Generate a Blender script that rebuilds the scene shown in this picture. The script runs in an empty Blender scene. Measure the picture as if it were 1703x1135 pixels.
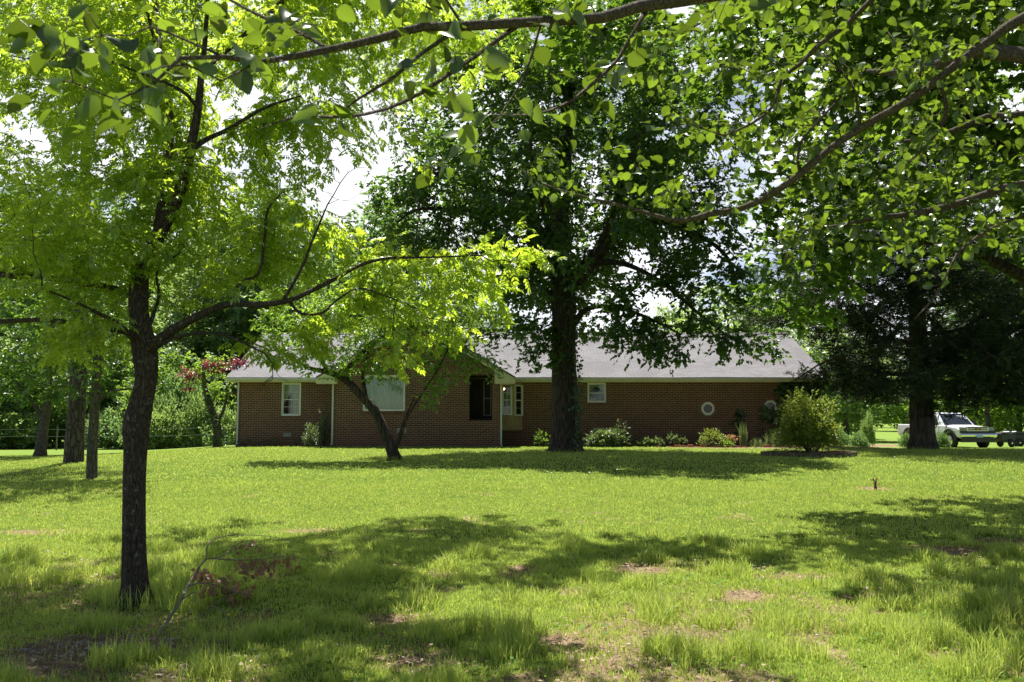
import bpy, math, random
import numpy as np
from mathutils import Vector, Matrix

random.seed(7)
RNG = np.random.default_rng(7)
scene = bpy.context.scene
COL = scene.collection
R = math.radians

# ------------------------------------------------------------------ camera
F = 1419.0                                  # focal length in photo pixels (1703 wide)
TH = math.atan((690 - 567.5) / F)           # upward pitch
EYE = 1.6
cd = bpy.data.cameras.new('camera')
cam = bpy.data.objects.new('camera', cd)
COL.objects.link(cam)
cd.sensor_width = 36.0
cd.lens = 36.0 * F / 1703.0
cam.location = (0, 0, EYE)
cam.rotation_euler = (R(90) + TH, 0, 0)
cd.clip_start = 0.05
cd.clip_end = 3000
cd.dof.use_dof = True
cd.dof.focus_distance = 22.0
cd.dof.aperture_fstop = 9.0
scene.camera = cam

# ------------------------------------------------------------------ light
SUN_EL, SUN_AZ = 67.0, -10.0                # azimuth from +Y, negative = to the left
S = Vector((math.sin(R(SUN_AZ)) * math.cos(R(SUN_EL)),
            math.cos(R(SUN_AZ)) * math.cos(R(SUN_EL)), math.sin(R(SUN_EL))))
ld = bpy.data.lights.new('sun', 'SUN')
ld.energy = 5.0
ld.angle = R(0.53)
ld.color = (1.0, 0.95, 0.86)
sun = bpy.data.objects.new('sun', ld)
sun.rotation_euler = S.to_track_quat('Z', 'Y').to_euler()
sun.location = (0, 40, 60)
COL.objects.link(sun)

world = bpy.data.worlds.new("World")
scene.world = world
world.use_nodes = True
wn, wl = world.node_tree.nodes, world.node_tree.links
wn.clear()
w_out = wn.new('ShaderNodeOutputWorld')
w_bg = wn.new('ShaderNodeBackground')
w_bg.inputs['Strength'].default_value = 0.05
sky = wn.new('ShaderNodeTexSky')
sky.sky_type = 'NISHITA'
sky.sun_disc = False
sky.sun_elevation = R(SUN_EL)
sky.sun_rotation = R(SUN_AZ)
sky.air_density = 0.7; sky.dust_density = 0.3
w_tc = wn.new('ShaderNodeTexCoord')
w_map = wn.new('ShaderNodeMapping')
w_map.inputs['Scale'].default_value = (1.0, 1.0, 2.4)
w_no = wn.new('ShaderNodeTexNoise')
w_no.inputs['Scale'].default_value = 3.2
w_no.inputs['Detail'].default_value = 7
w_no.inputs['Roughness'].default_value = 0.6
w_rp = wn.new('ShaderNodeValToRGB')
w_rp.color_ramp.elements[0].position = 0.34
w_rp.color_ramp.elements[1].position = 0.50
w_mx = wn.new('ShaderNodeMixRGB')
w_mx.inputs[2].default_value = (11.5, 11.7, 12.2, 1)
wl.new(w_tc.outputs['Generated'], w_map.inputs[0])
wl.new(w_map.outputs[0], w_no.inputs['Vector'])
wl.new(w_no.outputs[0], w_rp.inputs[0])
w_sep = wn.new('ShaderNodeSeparateXYZ'); wl.new(w_tc.outputs['Generated'], w_sep.inputs[0])
w_zr = wn.new('ShaderNodeMapRange'); w_zr.inputs['From Min'].default_value = 0.50; w_zr.inputs['From Max'].default_value = 0.72
w_zr.inputs['To Min'].default_value = 1.0; w_zr.inputs['To Max'].default_value = 0.12
wl.new(w_sep.outputs['Z'], w_zr.inputs['Value'])
w_mul = wn.new('ShaderNodeMath'); w_mul.operation = 'MULTIPLY'
wl.new(w_rp.outputs[0], w_mul.inputs[0]); wl.new(w_zr.outputs[0], w_mul.inputs[1])
w_yr = wn.new('ShaderNodeMapRange'); w_yr.inputs['From Min'].default_value = -0.1; w_yr.inputs['From Max'].default_value = 0.45
w_yr.inputs['To Min'].default_value = 0.12; w_yr.inputs['To Max'].default_value = 1.0
wl.new(w_sep.outputs['Y'], w_yr.inputs['Value'])
w_mu2 = wn.new('ShaderNodeMath'); w_mu2.operation = 'MULTIPLY'
wl.new(w_mul.outputs[0], w_mu2.inputs[0]); wl.new(w_yr.outputs[0], w_mu2.inputs[1])
wl.new(w_mu2.outputs[0], w_mx.inputs[0])
wl.new(sky.outputs[0], w_mx.inputs[1])
wl.new(w_mx.outputs[0], w_bg.inputs[0])
wl.new(w_bg.outputs[0], w_out.inputs[0])

scene.view_settings.view_transform = 'Standard'
scene.view_settings.look = 'None'
scene.view_settings.gamma = 1.0
scene.view_settings.exposure = 1.2
scene.render.resolution_x, scene.render.resolution_y = 1024, 682
scene.cycles.max_bounces = 6
scene.cycles.diffuse_bounces = 3
scene.cycles.transmission_bounces = 4
scene.cycles.transparent_max_bounces = 8

# ------------------------------------------------------------------ maths helpers
def at(px, py, Y):
    """point at distance Y seen at photo pixel (px, py)"""
    u = (px - 851.5) / F; v = (567.5 - py) / F
    s = Y / (math.cos(TH) - v * math.sin(TH))
    return np.array((u * s, Y, EYE + (math.sin(TH) + v * math.cos(TH)) * s))

def sst(a, b, x):
    t = np.clip((x - a) / (b - a), 0, 1)
    return t * t * (3 - 2 * t)

def _hash(ix, iy, seed):
    h = (ix * 374761393 + iy * 668265263 + seed * 974634777) & 0xFFFFFFFF
    h = ((h ^ (h >> 13)) * 1274126177) & 0xFFFFFFFF
    return ((h ^ (h >> 16)) & 0xFFFF) / 65535.0

def noise2(x, y, scale=1.0, seed=0, octaves=3):
    x = np.asarray(x, float) * scale; y = np.asarray(y, float) * scale
    tot = 0; amp = 1.0; norm = 0
    for o in range(octaves):
        ix = np.floor(x).astype(np.int64); iy = np.floor(y).astype(np.int64)
        fx = x - ix; fy = y - iy
        fx = fx * fx * (3 - 2 * fx); fy = fy * fy * (3 - 2 * fy)
        a = _hash(ix, iy, seed + o); b = _hash(ix + 1, iy, seed + o)
        c = _hash(ix, iy + 1, seed + o); d = _hash(ix + 1, iy + 1, seed + o)
        tot = tot + amp * ((a * (1 - fx) + b * fx) * (1 - fy) + (c * (1 - fx) + d * fx) * fy)
        norm += amp; amp *= 0.5; x = x * 2.03 + 11.3; y = y * 2.03 + 4.7
    return tot / norm

def ground_z(x, y):
    x = np.asarray(x, float); y = np.asarray(y, float)
    e = sst(12.6, 14.5, x)                       # the ground falls away sooner right of the house
    plateau = 0.36 * sst(9, 25, y) * (1 - sst(38 - 8.5 * e, 49 - 7 * e, y))
    side = sst(-19, -9, x)
    z = plateau * (0.15 + 0.85 * side)
    z = z - 0.22 * sst(38, 50, y) - 0.25 * sst(50, 110, y)
    z = z - 0.12 * sst(24, 42, y) * (1 - side)
    z = z + 0.05 * (noise2(x, y, 0.55, 5, 2) - 0.5) * (1 - sst(24, 32, y))
    return z

def gp(px, py):
    """ground point seen at a photo pixel"""
    Y = 8.0
    for _ in range(40):
        z = float(ground_z((px - 851.5) / F * Y, Y))
        v = (567.5 - py) / F
        slope = (math.sin(TH) + v * math.cos(TH)) / (math.cos(TH) - v * math.sin(TH))
        Y2 = (z - EYE) / slope
        Y = 0.5 * Y + 0.5 * max(1.0, min(Y2, 300))
    p = at(px, py, Y)
    return p

# ------------------------------------------------------------------ object helpers
ORG = {}
def tag(o, label=None, cat=None, group=None, kind=None):
    if label: o['label'] = label
    if cat: o['category'] = cat
    if group: o['group'] = group
    if kind: o['kind'] = kind
    return o

def empty(name, loc, label=None, cat=None, group=None):
    o = bpy.data.objects.new(name, None)
    COL.objects.link(o)
    o.location = loc
    o.empty_display_size = 0.2
    ORG[o] = np.array(loc, float)
    return tag(o, label, cat, group)

def mk(name, V, faces, mat, parent=None, smooth=False, loc=None, attrs=None):
    """link a mesh object; V are world coordinates, faces a list of (M,k) index arrays"""
    V = np.asarray(V, float)
    org = ORG[parent] if parent is not None else (np.array(loc, float) if loc is not None else np.zeros(3))
    V = V - org
    faces = [np.asarray(f, np.int32) for f in faces if len(f)]
    me = bpy.data.meshes.new(name)
    me.vertices.add(len(V))
    me.vertices.foreach_set('co', V.astype(np.float32).ravel())
    loops = np.concatenate([f.ravel() for f in faces])
    cnt = np.concatenate([np.full(len(f), f.shape[1], np.int32) for f in faces])
    start = np.concatenate(([0], np.cumsum(cnt)[:-1])).astype(np.int32)
    me.loops.add(len(loops)); me.loops.foreach_set('vertex_index', loops.astype(np.int32))
    me.polygons.add(len(cnt)); me.polygons.foreach_set('loop_start', start)
    me.polygons.foreach_set('use_smooth', np.full(len(cnt), smooth, bool))
    if attrs:
        for k, a in attrs.items():
            at_ = me.attributes.new(k, 'FLOAT', 'POINT')
            at_.data.foreach_set('value', np.asarray(a, np.float32))
    me.update(calc_edges=True)
    me.materials.append(mat)
    o = bpy.data.objects.new(name, me)
    COL.objects.link(o)
    if parent is not None: o.parent = parent
    elif loc is not None: o.location = loc
    ORG[o] = org
    return o

class MB:
    """collects shapes into one mesh"""
    def __init__(s): s.V = []; s.F = {}; s.n = 0
    def add(s, V, faces):
        V = np.asarray(V, float).reshape(-1, 3)
        for f in faces:
            f = np.asarray(f, np.int64)
            if f.ndim == 1: f = f[None]
            if len(f): s.F.setdefault(f.shape[1], []).append(f + s.n)
        s.V.append(V); s.n += len(V)
        return s
    def box(s, x0, x1, y0, y1, z0, z1):
        V = [(x, y, z) for z in (z0, z1) for y in (y0, y1) for x in (x0, x1)]
        return s.add(V, [[(0, 2, 3, 1), (4, 5, 7, 6), (0, 1, 5, 4), (2, 6, 7, 3), (0, 4, 6, 2), (1, 3, 7, 5)]])
    def prism(s, poly, axis, a, b):
        """extrude a 2D polygon along axis 0/1/2 from a to b"""
        P = np.asarray(poly, float); n = len(P)
        oth = [i for i in range(3) if i != axis]
        V = np.zeros((2 * n, 3))
        V[:n, oth[0]] = P[:, 0]; V[:n, oth[1]] = P[:, 1]; V[:n, axis] = a
        V[n:] = V[:n]; V[n:, axis] = b
        q = [(i, (i + 1) % n, n + (i + 1) % n, n + i) for i in range(n)]
        return s.add(V, [q, [tuple(range(n))[::-1]], [tuple(range(n, 2 * n))]])
    def tube(s, P, Rr, n=6, cap=True, ridge=0.0, seed=0):
        V, q, caps = tube(P, Rr, n, ridge, seed)
        s.add(V, [q] + ([[c] for c in caps] if cap else []))
        return s
    def lathe(s, prof, c, axis='z', n=20):
        """prof: list of (r, h)"""
        prof = np.asarray(prof, float); m = len(prof)
        a = np.linspace(0, 2 * math.pi, n, endpoint=False)
        V = np.zeros((m, n, 3))
        V[..., 0] = prof[:, :1] * np.cos(a); V[..., 1] = prof[:, :1] * np.sin(a); V[..., 2] = prof[:, 1:]
        if axis == 'y': V = V[..., [0, 2, 1]]
        if axis == 'x': V = V[..., [2, 0, 1]]
        V = V.reshape(-1, 3) + np.asarray(c, float)
        q = [(i * n + j, i * n + (j + 1) % n, (i + 1) * n + (j + 1) % n, (i + 1) * n + j) for i in range(m - 1) for j in range(n)]
        s.add(V, [q, [tuple(range(n))[::-1]], [tuple(range((m - 1) * n, m * n))]])
        return s
    def build(s, name, mat, parent=None, smooth=False, loc=None):
        return mk(name, np.concatenate(s.V), [np.concatenate(f) for f in s.F.values()], mat, parent, smooth, loc)

def tube(P, Rr, n=6, ridge=0.0, seed=0):
    P = np.asarray(P, float); m = len(P)
    Rr = np.broadcast_to(np.asarray(Rr, float), (m,))
    T = np.gradient(P, axis=0); T /= np.linalg.norm(T, axis=1)[:, None] + 1e-9
    up = np.array((0, 0, 1.0)) if abs(T[0, 2]) < 0.9 else np.array((1.0, 0, 0))
    A = np.zeros((m, 3)); a = np.cross(T[0], up); a /= np.linalg.norm(a)
    for i in range(m):
        a = a - T[i] * a.dot(T[i]); a = a / (np.linalg.norm(a) + 1e-9); A[i] = a
    B = np.cross(T, A)
    th = np.linspace(0, 2 * math.pi, n, endpoint=False)
    rr = Rr[:, None] * np.ones(n)
    if ridge > 0:
        rg = np.random.default_rng(seed)
        L = np.concatenate(([0], np.cumsum(np.linalg.norm(np.diff(P, axis=0), axis=1))))
        f = 0
        for k in range(9):
            kk = rg.integers(2, 9); f = f + np.sin(kk * th[None] + rg.uniform(0, 6.3) + L[:, None] * rg.uniform(-3.5, 3.5)) / kk ** 0.5
        rr = rr * (1 + ridge * f * 0.5)
    V = P[:, None] + rr[..., None] * (np.cos(th)[None, :, None] * A[:, None] + np.sin(th)[None, :, None] * B[:, None])
    i = np.arange(m - 1)[:, None]; j = np.arange(n)[None]
    q = np.stack((i * n + j, i * n + (j + 1) % n, (i + 1) * n + (j + 1) % n, (i + 1) * n + j), -1).reshape(-1, 4)
    caps = [tuple(range(n))[::-1], tuple(range((m - 1) * n, m * n))]
    return V.reshape(-1, 3), q, caps

def spline(P, step):
    """Catmull-Rom resample of rows (x,y,z,r)"""
    P = np.asarray(P, float)
    if len(P) < 3:
        n = max(2, int(np.linalg.norm(P[-1, :3] - P[0, :3]) / step) + 1)
        t = np.linspace(0, 1, n)[:, None]; return P[0] * (1 - t) + P[-1] * t
    Q = np.vstack((2 * P[0] - P[1], P, 2 * P[-1] - P[-2])); out = []
    for i in range(1, len(Q) - 2):
        n = max(1, int(np.linalg.norm(Q[i + 1, :3] - Q[i, :3]) / step))
        t = np.arange(n)[:, None] / n
        out.append(0.5 * (2 * Q[i] + (Q[i + 1] - Q[i - 1]) * t + (2 * Q[i - 1] - 5 * Q[i] + 4 * Q[i + 1] - Q[i + 2]) * t ** 2
                          + (3 * Q[i] - Q[i - 1] - 3 * Q[i + 1] + Q[i + 2]) * t ** 3))
    out.append(P[-1:]); o = np.vstack(out)
    o[:, 3] = np.maximum(o[:, 3], 0.2 * P[:, 3].min())
    return o

# ------------------------------------------------------------------ materials
def new_mat(name):
    m = bpy.data.materials.new(name); m.use_nodes = True
    nt = m.node_tree; nt.nodes.clear()
    out = nt.nodes.new('ShaderNodeOutputMaterial')
    return m, nt, out

def N(nt, t, **kw):
    n = nt.nodes.new(t)
    for k, v in kw.items(): setattr(n, k, v)
    return n

def ramp(nt, src, stops):
    r = N(nt, 'ShaderNodeValToRGB')
    el = r.color_ramp.elements
    while len(el) < len(stops): el.new(0.5)
    for e, (p, c) in zip(el, stops):
        e.position = p; e.color = (*c, 1) if len(c) == 3 else c
    nt.links.new(src, r.inputs[0])
    return r.outputs[0]

def noise_node(nt, scale, detail=4, rough=0.55, vec=None, coord='Object', stretch=None):
    n = N(nt, 'ShaderNodeTexNoise')
    n.inputs['Scale'].default_value = scale; n.inputs['Detail'].default_value = detail
    n.inputs['Roughness'].default_value = rough
    if vec is None:
        tc = N(nt, 'ShaderNodeTexCoord'); vec = tc.outputs[coord]
    if stretch:
        mp = N(nt, 'ShaderNodeMapping'); mp.inputs['Scale'].default_value = stretch
        nt.links.new(vec, mp.inputs[0]); vec = mp.outputs[0]
    nt.links.new(vec, n.inputs['Vector'])
    return n.outputs[0]

def mixrgb(nt, fac, a, b, mode='MIX'):
    m = N(nt, 'ShaderNodeMixRGB', blend_type=mode)
    for i, v in enumerate((fac, a, b)):
        if isinstance(v, (int, float)): m.inputs[i].default_value = v
        elif isinstance(v, tuple): m.inputs[i].default_value = (*v, 1)
        else: nt.links.new(v, m.inputs[i])
    return m.outputs[0]

def paint(name, c, rough=0.55, var=0.12, scale=6, metal=0.0, spec=0.5, bump=0.0):
    m, nt, out = new_mat(name)
    p = N(nt, 'ShaderNodeBsdfPrincipled')
    n = noise_node(nt, scale, 6, 0.65)
    c = np.array(c)
    nt.links.new(ramp(nt, n, [(0.3, tuple(c * (1 - var))), (0.7, tuple(np.minimum(c * (1 + var), 1)))]), p.inputs['Base Color'])
    p.inputs['Roughness'].default_value = rough; p.inputs['Metallic'].default_value = metal
    p.inputs['Specular IOR Level'].default_value = spec
    if bump:
        b = N(nt, 'ShaderNodeBump'); b.inputs['Strength'].default_value = bump; b.inputs['Distance'].default_value = 0.01
        nt.links.new(n, b.inputs['Height']); nt.links.new(b.outputs[0], p.inputs['Normal'])
    nt.links.new(p.outputs[0], out.inputs[0])
    return m

def leafmat(name, dark, light, trans, tfac=0.5, gloss=0.06, grough=0.35, clump=0.35, tlow=0.75):
    """leaf: diffuse + translucent + a little gloss, colour varied per leaf and per clump"""
    m, nt, out = new_mat(name)
    geo = N(nt, 'ShaderNodeNewGeometry')
    rnd = geo.outputs['Random Per Island']
    nz = noise_node(nt, clump, 2, 0.5)
    add = N(nt, 'ShaderNodeMath', operation='MULTIPLY_ADD'); add.inputs[1].default_value = 0.6
    nt.links.new(rnd, add.inputs[0])
    sc = N(nt, 'ShaderNodeMath', operation='MULTIPLY'); sc.inputs[1].default_value = 0.4
    nt.links.new(nz, sc.inputs[0]); nt.links.new(sc.outputs[0], add.inputs[2])
    base = ramp(nt, add.outputs[0], [(0.15, dark), (0.85, light)])
    td = tuple(np.array(trans) * tlow)
    tcol = ramp(nt, add.outputs[0], [(0.15, td), (0.85, trans)])
    d = N(nt, 'ShaderNodeBsdfDiffuse'); nt.links.new(base, d.inputs[0])
    t = N(nt, 'ShaderNodeBsdfTranslucent'); nt.links.new(tcol, t.inputs[0])
    mx = N(nt, 'ShaderNodeMixShader'); mx.inputs[0].default_value = tfac
    nt.links.new(d.outputs[0], mx.inputs[1]); nt.links.new(t.outputs[0], mx.inputs[2])
    g = N(nt, 'ShaderNodeBsdfGlossy'); g.inputs['Roughness'].default_value = grough
    g.inputs[0].default_value = (1, 1, 1, 1)
    m2 = N(nt, 'ShaderNodeMixShader'); m2.inputs[0].default_value = gloss
    nt.links.new(mx.outputs[0], m2.inputs[1]); nt.links.new(g.outputs[0], m2.inputs[2])
    nt.links.new(m2.outputs[0], out.inputs[0])
    return m

def barkmat(name, c1, c2, scale=14, stretch=(1, 1, 0.22), bump=0.9, dist=0.02, lichen=0.0):
    m, nt, out = new_mat(name)
    p = N(nt, 'ShaderNodeBsdfPrincipled'); p.inputs['Roughness'].default_value = 0.9
    p.inputs['Specular IOR Level'].default_value = 0.15
    tc = N(nt, 'ShaderNodeTexCoord'); mp = N(nt, 'ShaderNodeMapping'); mp.inputs['Scale'].default_value = stretch
    nt.links.new(tc.outputs['Object'], mp.inputs[0])
    wob = N(nt, 'ShaderNodeTexNoise'); wob.inputs['Scale'].default_value = scale * 0.5
    nt.links.new(mp.outputs[0], wob.inputs['Vector'])
    ad = N(nt, 'ShaderNodeMixRGB', blend_type='ADD'); ad.inputs[0].default_value = 0.12
    nt.links.new(mp.outputs[0], ad.inputs[1]); nt.links.new(wob.outputs[1], ad.inputs[2])
    vo = N(nt, 'ShaderNodeTexVoronoi', feature='DISTANCE_TO_EDGE'); vo.inputs['Scale'].default_value = scale
    nt.links.new(ad.outputs[0], vo.inputs['Vector'])
    n1 = N(nt, 'ShaderNodeTexNoise'); n1.inputs['Scale'].default_value = scale * 2.5; n1.inputs['Detail'].default_value = 7
    n1.inputs['Roughness'].default_value = 0.7
    nt.links.new(mp.outputs[0], n1.inputs['Vector'])
    h = N(nt, 'ShaderNodeMath', operation='MULTIPLY_ADD'); h.inputs[1].default_value = 1.6
    nt.links.new(vo.outputs['Distance'], h.inputs[0]); nt.links.new(n1.outputs[0], h.inputs[2])
    col = ramp(nt, h.outputs[0], [(0.35, c1), (0.95, c2)])
    if lichen > 0:
        n2 = noise_node(nt, 22, 5, 0.7)
        f = ramp(nt, n2, [(0.60, (0, 0, 0)), (0.66, (lichen,) * 3)])
        col = mixrgb(nt, f, col, (0.30, 0.32, 0.24))
    nt.links.new(col, p.inputs['Base Color'])
    b = N(nt, 'ShaderNodeBump'); b.inputs['Strength'].default_value = bump; b.inputs['Distance'].default_value = dist
    nt.links.new(h.outputs[0], b.inputs['Height']); nt.links.new(b.outputs[0], p.inputs['Normal'])
    nt.links.new(p.outputs[0], out.inputs[0])
    return m

M = {}
M['bark_near'] = barkmat('ridged_bark', (0.020, 0.017, 0.014), (0.125, 0.10, 0.08), 34, (1, 1, 0.22), 1.0, 0.025, 0.85)
M['bark_bough'] = barkmat('bough_bark', (0.03, 0.024, 0.018), (0.15, 0.12, 0.09), 60, (1, 1, 0.5), 0.8, 0.006, 0.5)
M['bark_oak'] = barkmat('oak_bark', (0.016, 0.013, 0.011), (0.10, 0.08, 0.062), 12, (1, 1, 0.12), 1.0, 0.05, 0.25)
M['bark_pine'] = barkmat('plated_bark', (0.018, 0.015, 0.013), (0.15, 0.12, 0.10), 10, (1, 1, 0.3), 1.0, 0.06, 0.0)
M['bark_cedar'] = barkmat('shredding_bark', (0.02, 0.016, 0.013), (0.17, 0.14, 0.115), 14, (1, 1, 0.04), 1.0, 0.06, 0.0)
M['bark_thin'] = barkmat('grey_bark', (0.03, 0.026, 0.02), (0.15, 0.13, 0.10), 20, (1, 1, 0.3), 0.7, 0.01, 0.4)
M['leaf_ash'] = leafmat('ash_leaf', (0.065, 0.13, 0.010), (0.15, 0.24, 0.018), (0.62, 0.82, 0.055), 0.60, 0.06, 0.4, 0.6)
M['leaf_pear'] = leafmat('pear_leaf', (0.018, 0.05, 0.008), (0.085, 0.16, 0.02), (0.29, 0.44, 0.028), 0.44, 0.06, 0.28, 0.6, 0.22)
M['leaf_oak'] = leafmat('oak_leaf', (0.022, 0.06, 0.010), (0.055, 0.115, 0.02), (0.22, 0.40, 0.04), 0.45, 0.05, 0.35, 0.4)
M['leaf_maple'] = leafmat('maple_leaf', (0.045, 0.11, 0.012), (0.085, 0.17, 0.018), (0.22, 0.38, 0.03), 0.45, 0.05, 0.4, 0.4)
M['leaf_small'] = leafmat('small_leaf', (0.05, 0.115, 0.015), (0.10, 0.19, 0.03), (0.40, 0.62, 0.06), 0.52, 0.05, 0.4, 0.7)
M['leaf_mid'] = leafmat('mid_leaf', (0.03, 0.075, 0.012), (0.06, 0.12, 0.02), (0.24, 0.42, 0.04), 0.48, 0.05, 0.4, 0.5)
M['leaf_wood'] = leafmat('wood_leaf', (0.06, 0.12, 0.03), (0.13, 0.22, 0.065), (0.44, 0.62, 0.15), 0.5, 0.05, 0.4, 0.25)
M['leaf_wood2'] = leafmat('wood_leaf_blue', (0.04, 0.09, 0.028), (0.09, 0.16, 0.055), (0.30, 0.48, 0.13), 0.5, 0.04, 0.4, 0.25)
M['leaf_cedar'] = leafmat('cedar_leaf', (0.018, 0.036, 0.014), (0.04, 0.062, 0.022), (0.07, 0.11, 0.03), 0.25, 0.03, 0.5, 0.5)
M['leaf_red'] = leafmat('red_leaf', (0.08, 0.012, 0.02), (0.16, 0.03, 0.045), (0.36, 0.05, 0.09), 0.5, 0.05, 0.4, 0.9)
M['leaf_bush'] = leafmat('bush_leaf', (0.09, 0.14, 0.018), (0.20, 0.26, 0.03), (0.46, 0.56, 0.06), 0.4, 0.06, 0.4, 1.5)
M['leaf_dull'] = leafmat('dull_leaf', (0.05, 0.085, 0.03), (0.12, 0.17, 0.06), (0.26, 0.36, 0.09), 0.4, 0.06, 0.4, 1.5)
M['leaf_ivy'] = leafmat('ivy_leaf', (0.018, 0.055, 0.012), (0.04, 0.10, 0.02), (0.10, 0.20, 0.03), 0.35, 0.06, 0.35, 1.0)
M['leaf_dead'] = leafmat('dead_leaf', (0.17, 0.08, 0.04), (0.42, 0.23, 0.12), (0.46, 0.26, 0.12), 0.35, 0.05, 0.5, 3)
M['litter'] = leafmat('litter_leaf', (0.12, 0.07, 0.04), (0.34, 0.22, 0.14), (0.30, 0.18, 0.10), 0.2, 0.04, 0.5, 3)

# ------------------------------------------------------------------ leaf templates: (V, [faces]); x = leaf axis, z = normal
def leaf_outline(xs, ws, fold=0.25, curl=0.15):
    """a leaf with a midrib: three vertices per station"""
    V = []; Fq = []
    n = len(xs)
    for i, (x, w) in enumerate(zip(xs, ws)):
        zc = -curl * x * x
        V += [(x, -w, zc + fold * w), (x, 0, zc), (x, w, zc + fold * w)]
    for i in range(n - 1):
        a = 3 * i
        Fq += [(a, a + 3, a + 4, a + 1), (a + 1, a + 4, a + 5, a + 2)]
    return np.array(V, float), [np.array(Fq)]

T_ROUND = leaf_outline([0, 0.08, 0.25, 0.5, 0.75, 0.92, 1.02], [0.01, 0.22, 0.40, 0.45, 0.34, 0.14, 0.0], 0.22, 0.22)
T_ROUND2 = leaf_outline([0, 0.06, 0.25, 0.5, 0.78, 0.95, 1.05], [0.01, 0.26, 0.43, 0.42, 0.28, 0.12, 0.0], 0.5, -0.15)
T_LANCE = leaf_outline([0, 0.35, 0.7, 1.0], [0.0, 0.20, 0.15, 0.0], 0.25, 0.2)

def star_leaf(lobes, inner=0.34):
    """lobed leaf as a fan of small faces"""
    V = [(0, 0, 0)]; n = lobes
    a0 = R(125)
    for k in range(n):
        a = -a0 + 2 * a0 * k / (n - 1)
        r = 0.62 if k in (0, n - 1) else (0.85 if k in (1, n - 2) else 1.0)
        if k: 
            am = a - a0 / (n - 1); V.append((0.3 + inner * math.cos(am), inner * math.sin(am), -0.02))
        V.append((0.3 + r * 0.7 * math.cos(a), r * 0.7 * math.sin(a), -0.10 * r))
    V = np.array(V); V[0] = (0.05, 0, 0.05); m = len(V) - 1
    tri = [(0, i, i + 1) for i in range(1, m)]
    return V, [np.array(tri)]
T_MAPLE = star_leaf(5)
def stalked(T, L=.38):
    V, fs = T; V = V + (L, 0, -.06); n = len(V)
    return np.vstack((V, [(0, -.012, 0), (0, .012, 0), (L + .02, .012, -.06), (L + .02, -.012, -.06)])), [np.vstack((fs[0], [[n, n + 1, n + 2, n + 3]]))]

def combine(parts):
    Vs = []; Fs = {}; n = 0
    for V, fs in parts:
        for f in fs: Fs.setdefault(f.shape[1], []).append(f + n)
        Vs.append(V); n += len(V)
    return np.concatenate(Vs), [np.concatenate(x) for x in Fs.values()]

def xf(T, pos, xd, nd, s):
    V, fs = T
    xd = np.array(xd, float); xd /= np.linalg.norm(xd); nd = np.array(nd, float)
    yd = np.cross(nd, xd); yd /= np.linalg.norm(yd); nd = np.cross(xd, yd)
    return (np.array(pos) + s * (V[:, :1] * xd + V[:, 1:2] * yd + V[:, 2:3] * nd), fs)

def compound_leaf(pairs=4, rg=None):
    """pinnate leaf of length 1"""
    parts = []
    for k in range(pairs):
        x = 0.3 + 0.55 * k / (pairs - 1); z = -0.25 * x * x
        for s in (-1, 1):
            a = R(58 - 6 * k + rg.uniform(-10, 10))
            parts.append(xf(T_LANCE, (x, 0, z), (math.cos(a), s * math.sin(a), -0.25 + rg.uniform(-.15, .1)), (rg.uniform(-.2, .2), 0.15 * s, 1), 0.42 * rg.uniform(0.85, 1.1)))
    parts.append(xf(T_LANCE, (0.9, 0, -0.2), (1, 0, -0.45), (0, 0, 1), 0.46))
    parts.append((np.array([(0, -0.006, 0), (0, 0.006, 0), (0.9, 0.004, -0.21), (0.9, -0.004, -0.21), (0.45, 0.006, -0.045), (0.45, -0.006, -0.045)]), [np.array([(0, 1, 4, 5), (5, 4, 2, 3)])]))
    return combine(parts)

def sprig(n, T, rg, size=0.45, spread=1.0, flat=0.6):
    """n leaves along a short twig of length 1"""
    parts = []
    for k in range(n):
        x = 0.15 + 0.7 * k / max(1, n - 1)
        a = rg.uniform(-1.2, 1.2) if k < n - 1 else 0
        d = np.array((math.cos(a), math.sin(a) * spread * rg.choice((-1, 1)), rg.uniform(-0.5, 0.25)))
        nd = np.array((rg.normal(0, 1 - flat), rg.normal(0, 1 - flat), 1.0))
        parts.append(xf(T, (x, rg.normal(0, 0.05), rg.normal(0, 0.05)), d, nd, size * rg.uniform(0.75, 1.15)))
    return combine(parts)

_r = np.random.default_rng(3)
T_DIAMOND = (np.array([(0, 0, 0), (0.45, -0.26, 0.04), (1, 0, -0.08), (0.5, 0.28, 0.04)], float), [np.array([(0, 1, 2, 3)])])
T_WIDE = (np.array([(0, 0, 0), (0.35, -0.36, 0.05), (1, 0, -0.1), (0.4, 0.38, 0.05)], float), [np.array([(0, 1, 2, 3)])])
T_NEEDLE = (np.array([(0, -0.05, 0), (1, 0, 0), (0, 0.05, 0)], float), [np.array([(0, 1, 2)])])
COMPOUND = [compound_leaf(4, _r) for _ in range(3)] + [compound_leaf(3, _r)]
SPRIG_OAK = [sprig(6, T_MAPLE, _r, 0.55) for _ in range(4)]
SPRIG_SMALL = [sprig(6, T_DIAMOND, _r, 0.5) for _ in range(4)]
SPRIG_WIDE = [sprig(6, T_WIDE, _r, 0.5) for _ in range(4)]
SPRIG_FAR = [sprig(7, T_DIAMOND, _r, 0.5, 1.0, 0.4) for _ in range(5)]
def cedar_spray(rg):
    parts = []
    for k in range(9):
        x = 0.1 + 0.08 * k
        a = rg.uniform(-0.9, 0.9)
        parts.append(xf((np.array([(0, -0.07, 0), (0.6, -0.05, 0), (1, 0, 0), (0.6, 0.05, 0), (0, 0.07, 0)], float), [np.array([(0, 1, 2, 3, 4)])]),
                        (x, 0, 0), (math.cos(a), math.sin(a), rg.uniform(-0.4, 0.4)), (rg.normal(0, .6), rg.normal(0, .6), 1), rg.uniform(0.35, 0.6)))
    return combine(parts)
SPRAY = [cedar_spray(_r) for _ in range(4)]
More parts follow.
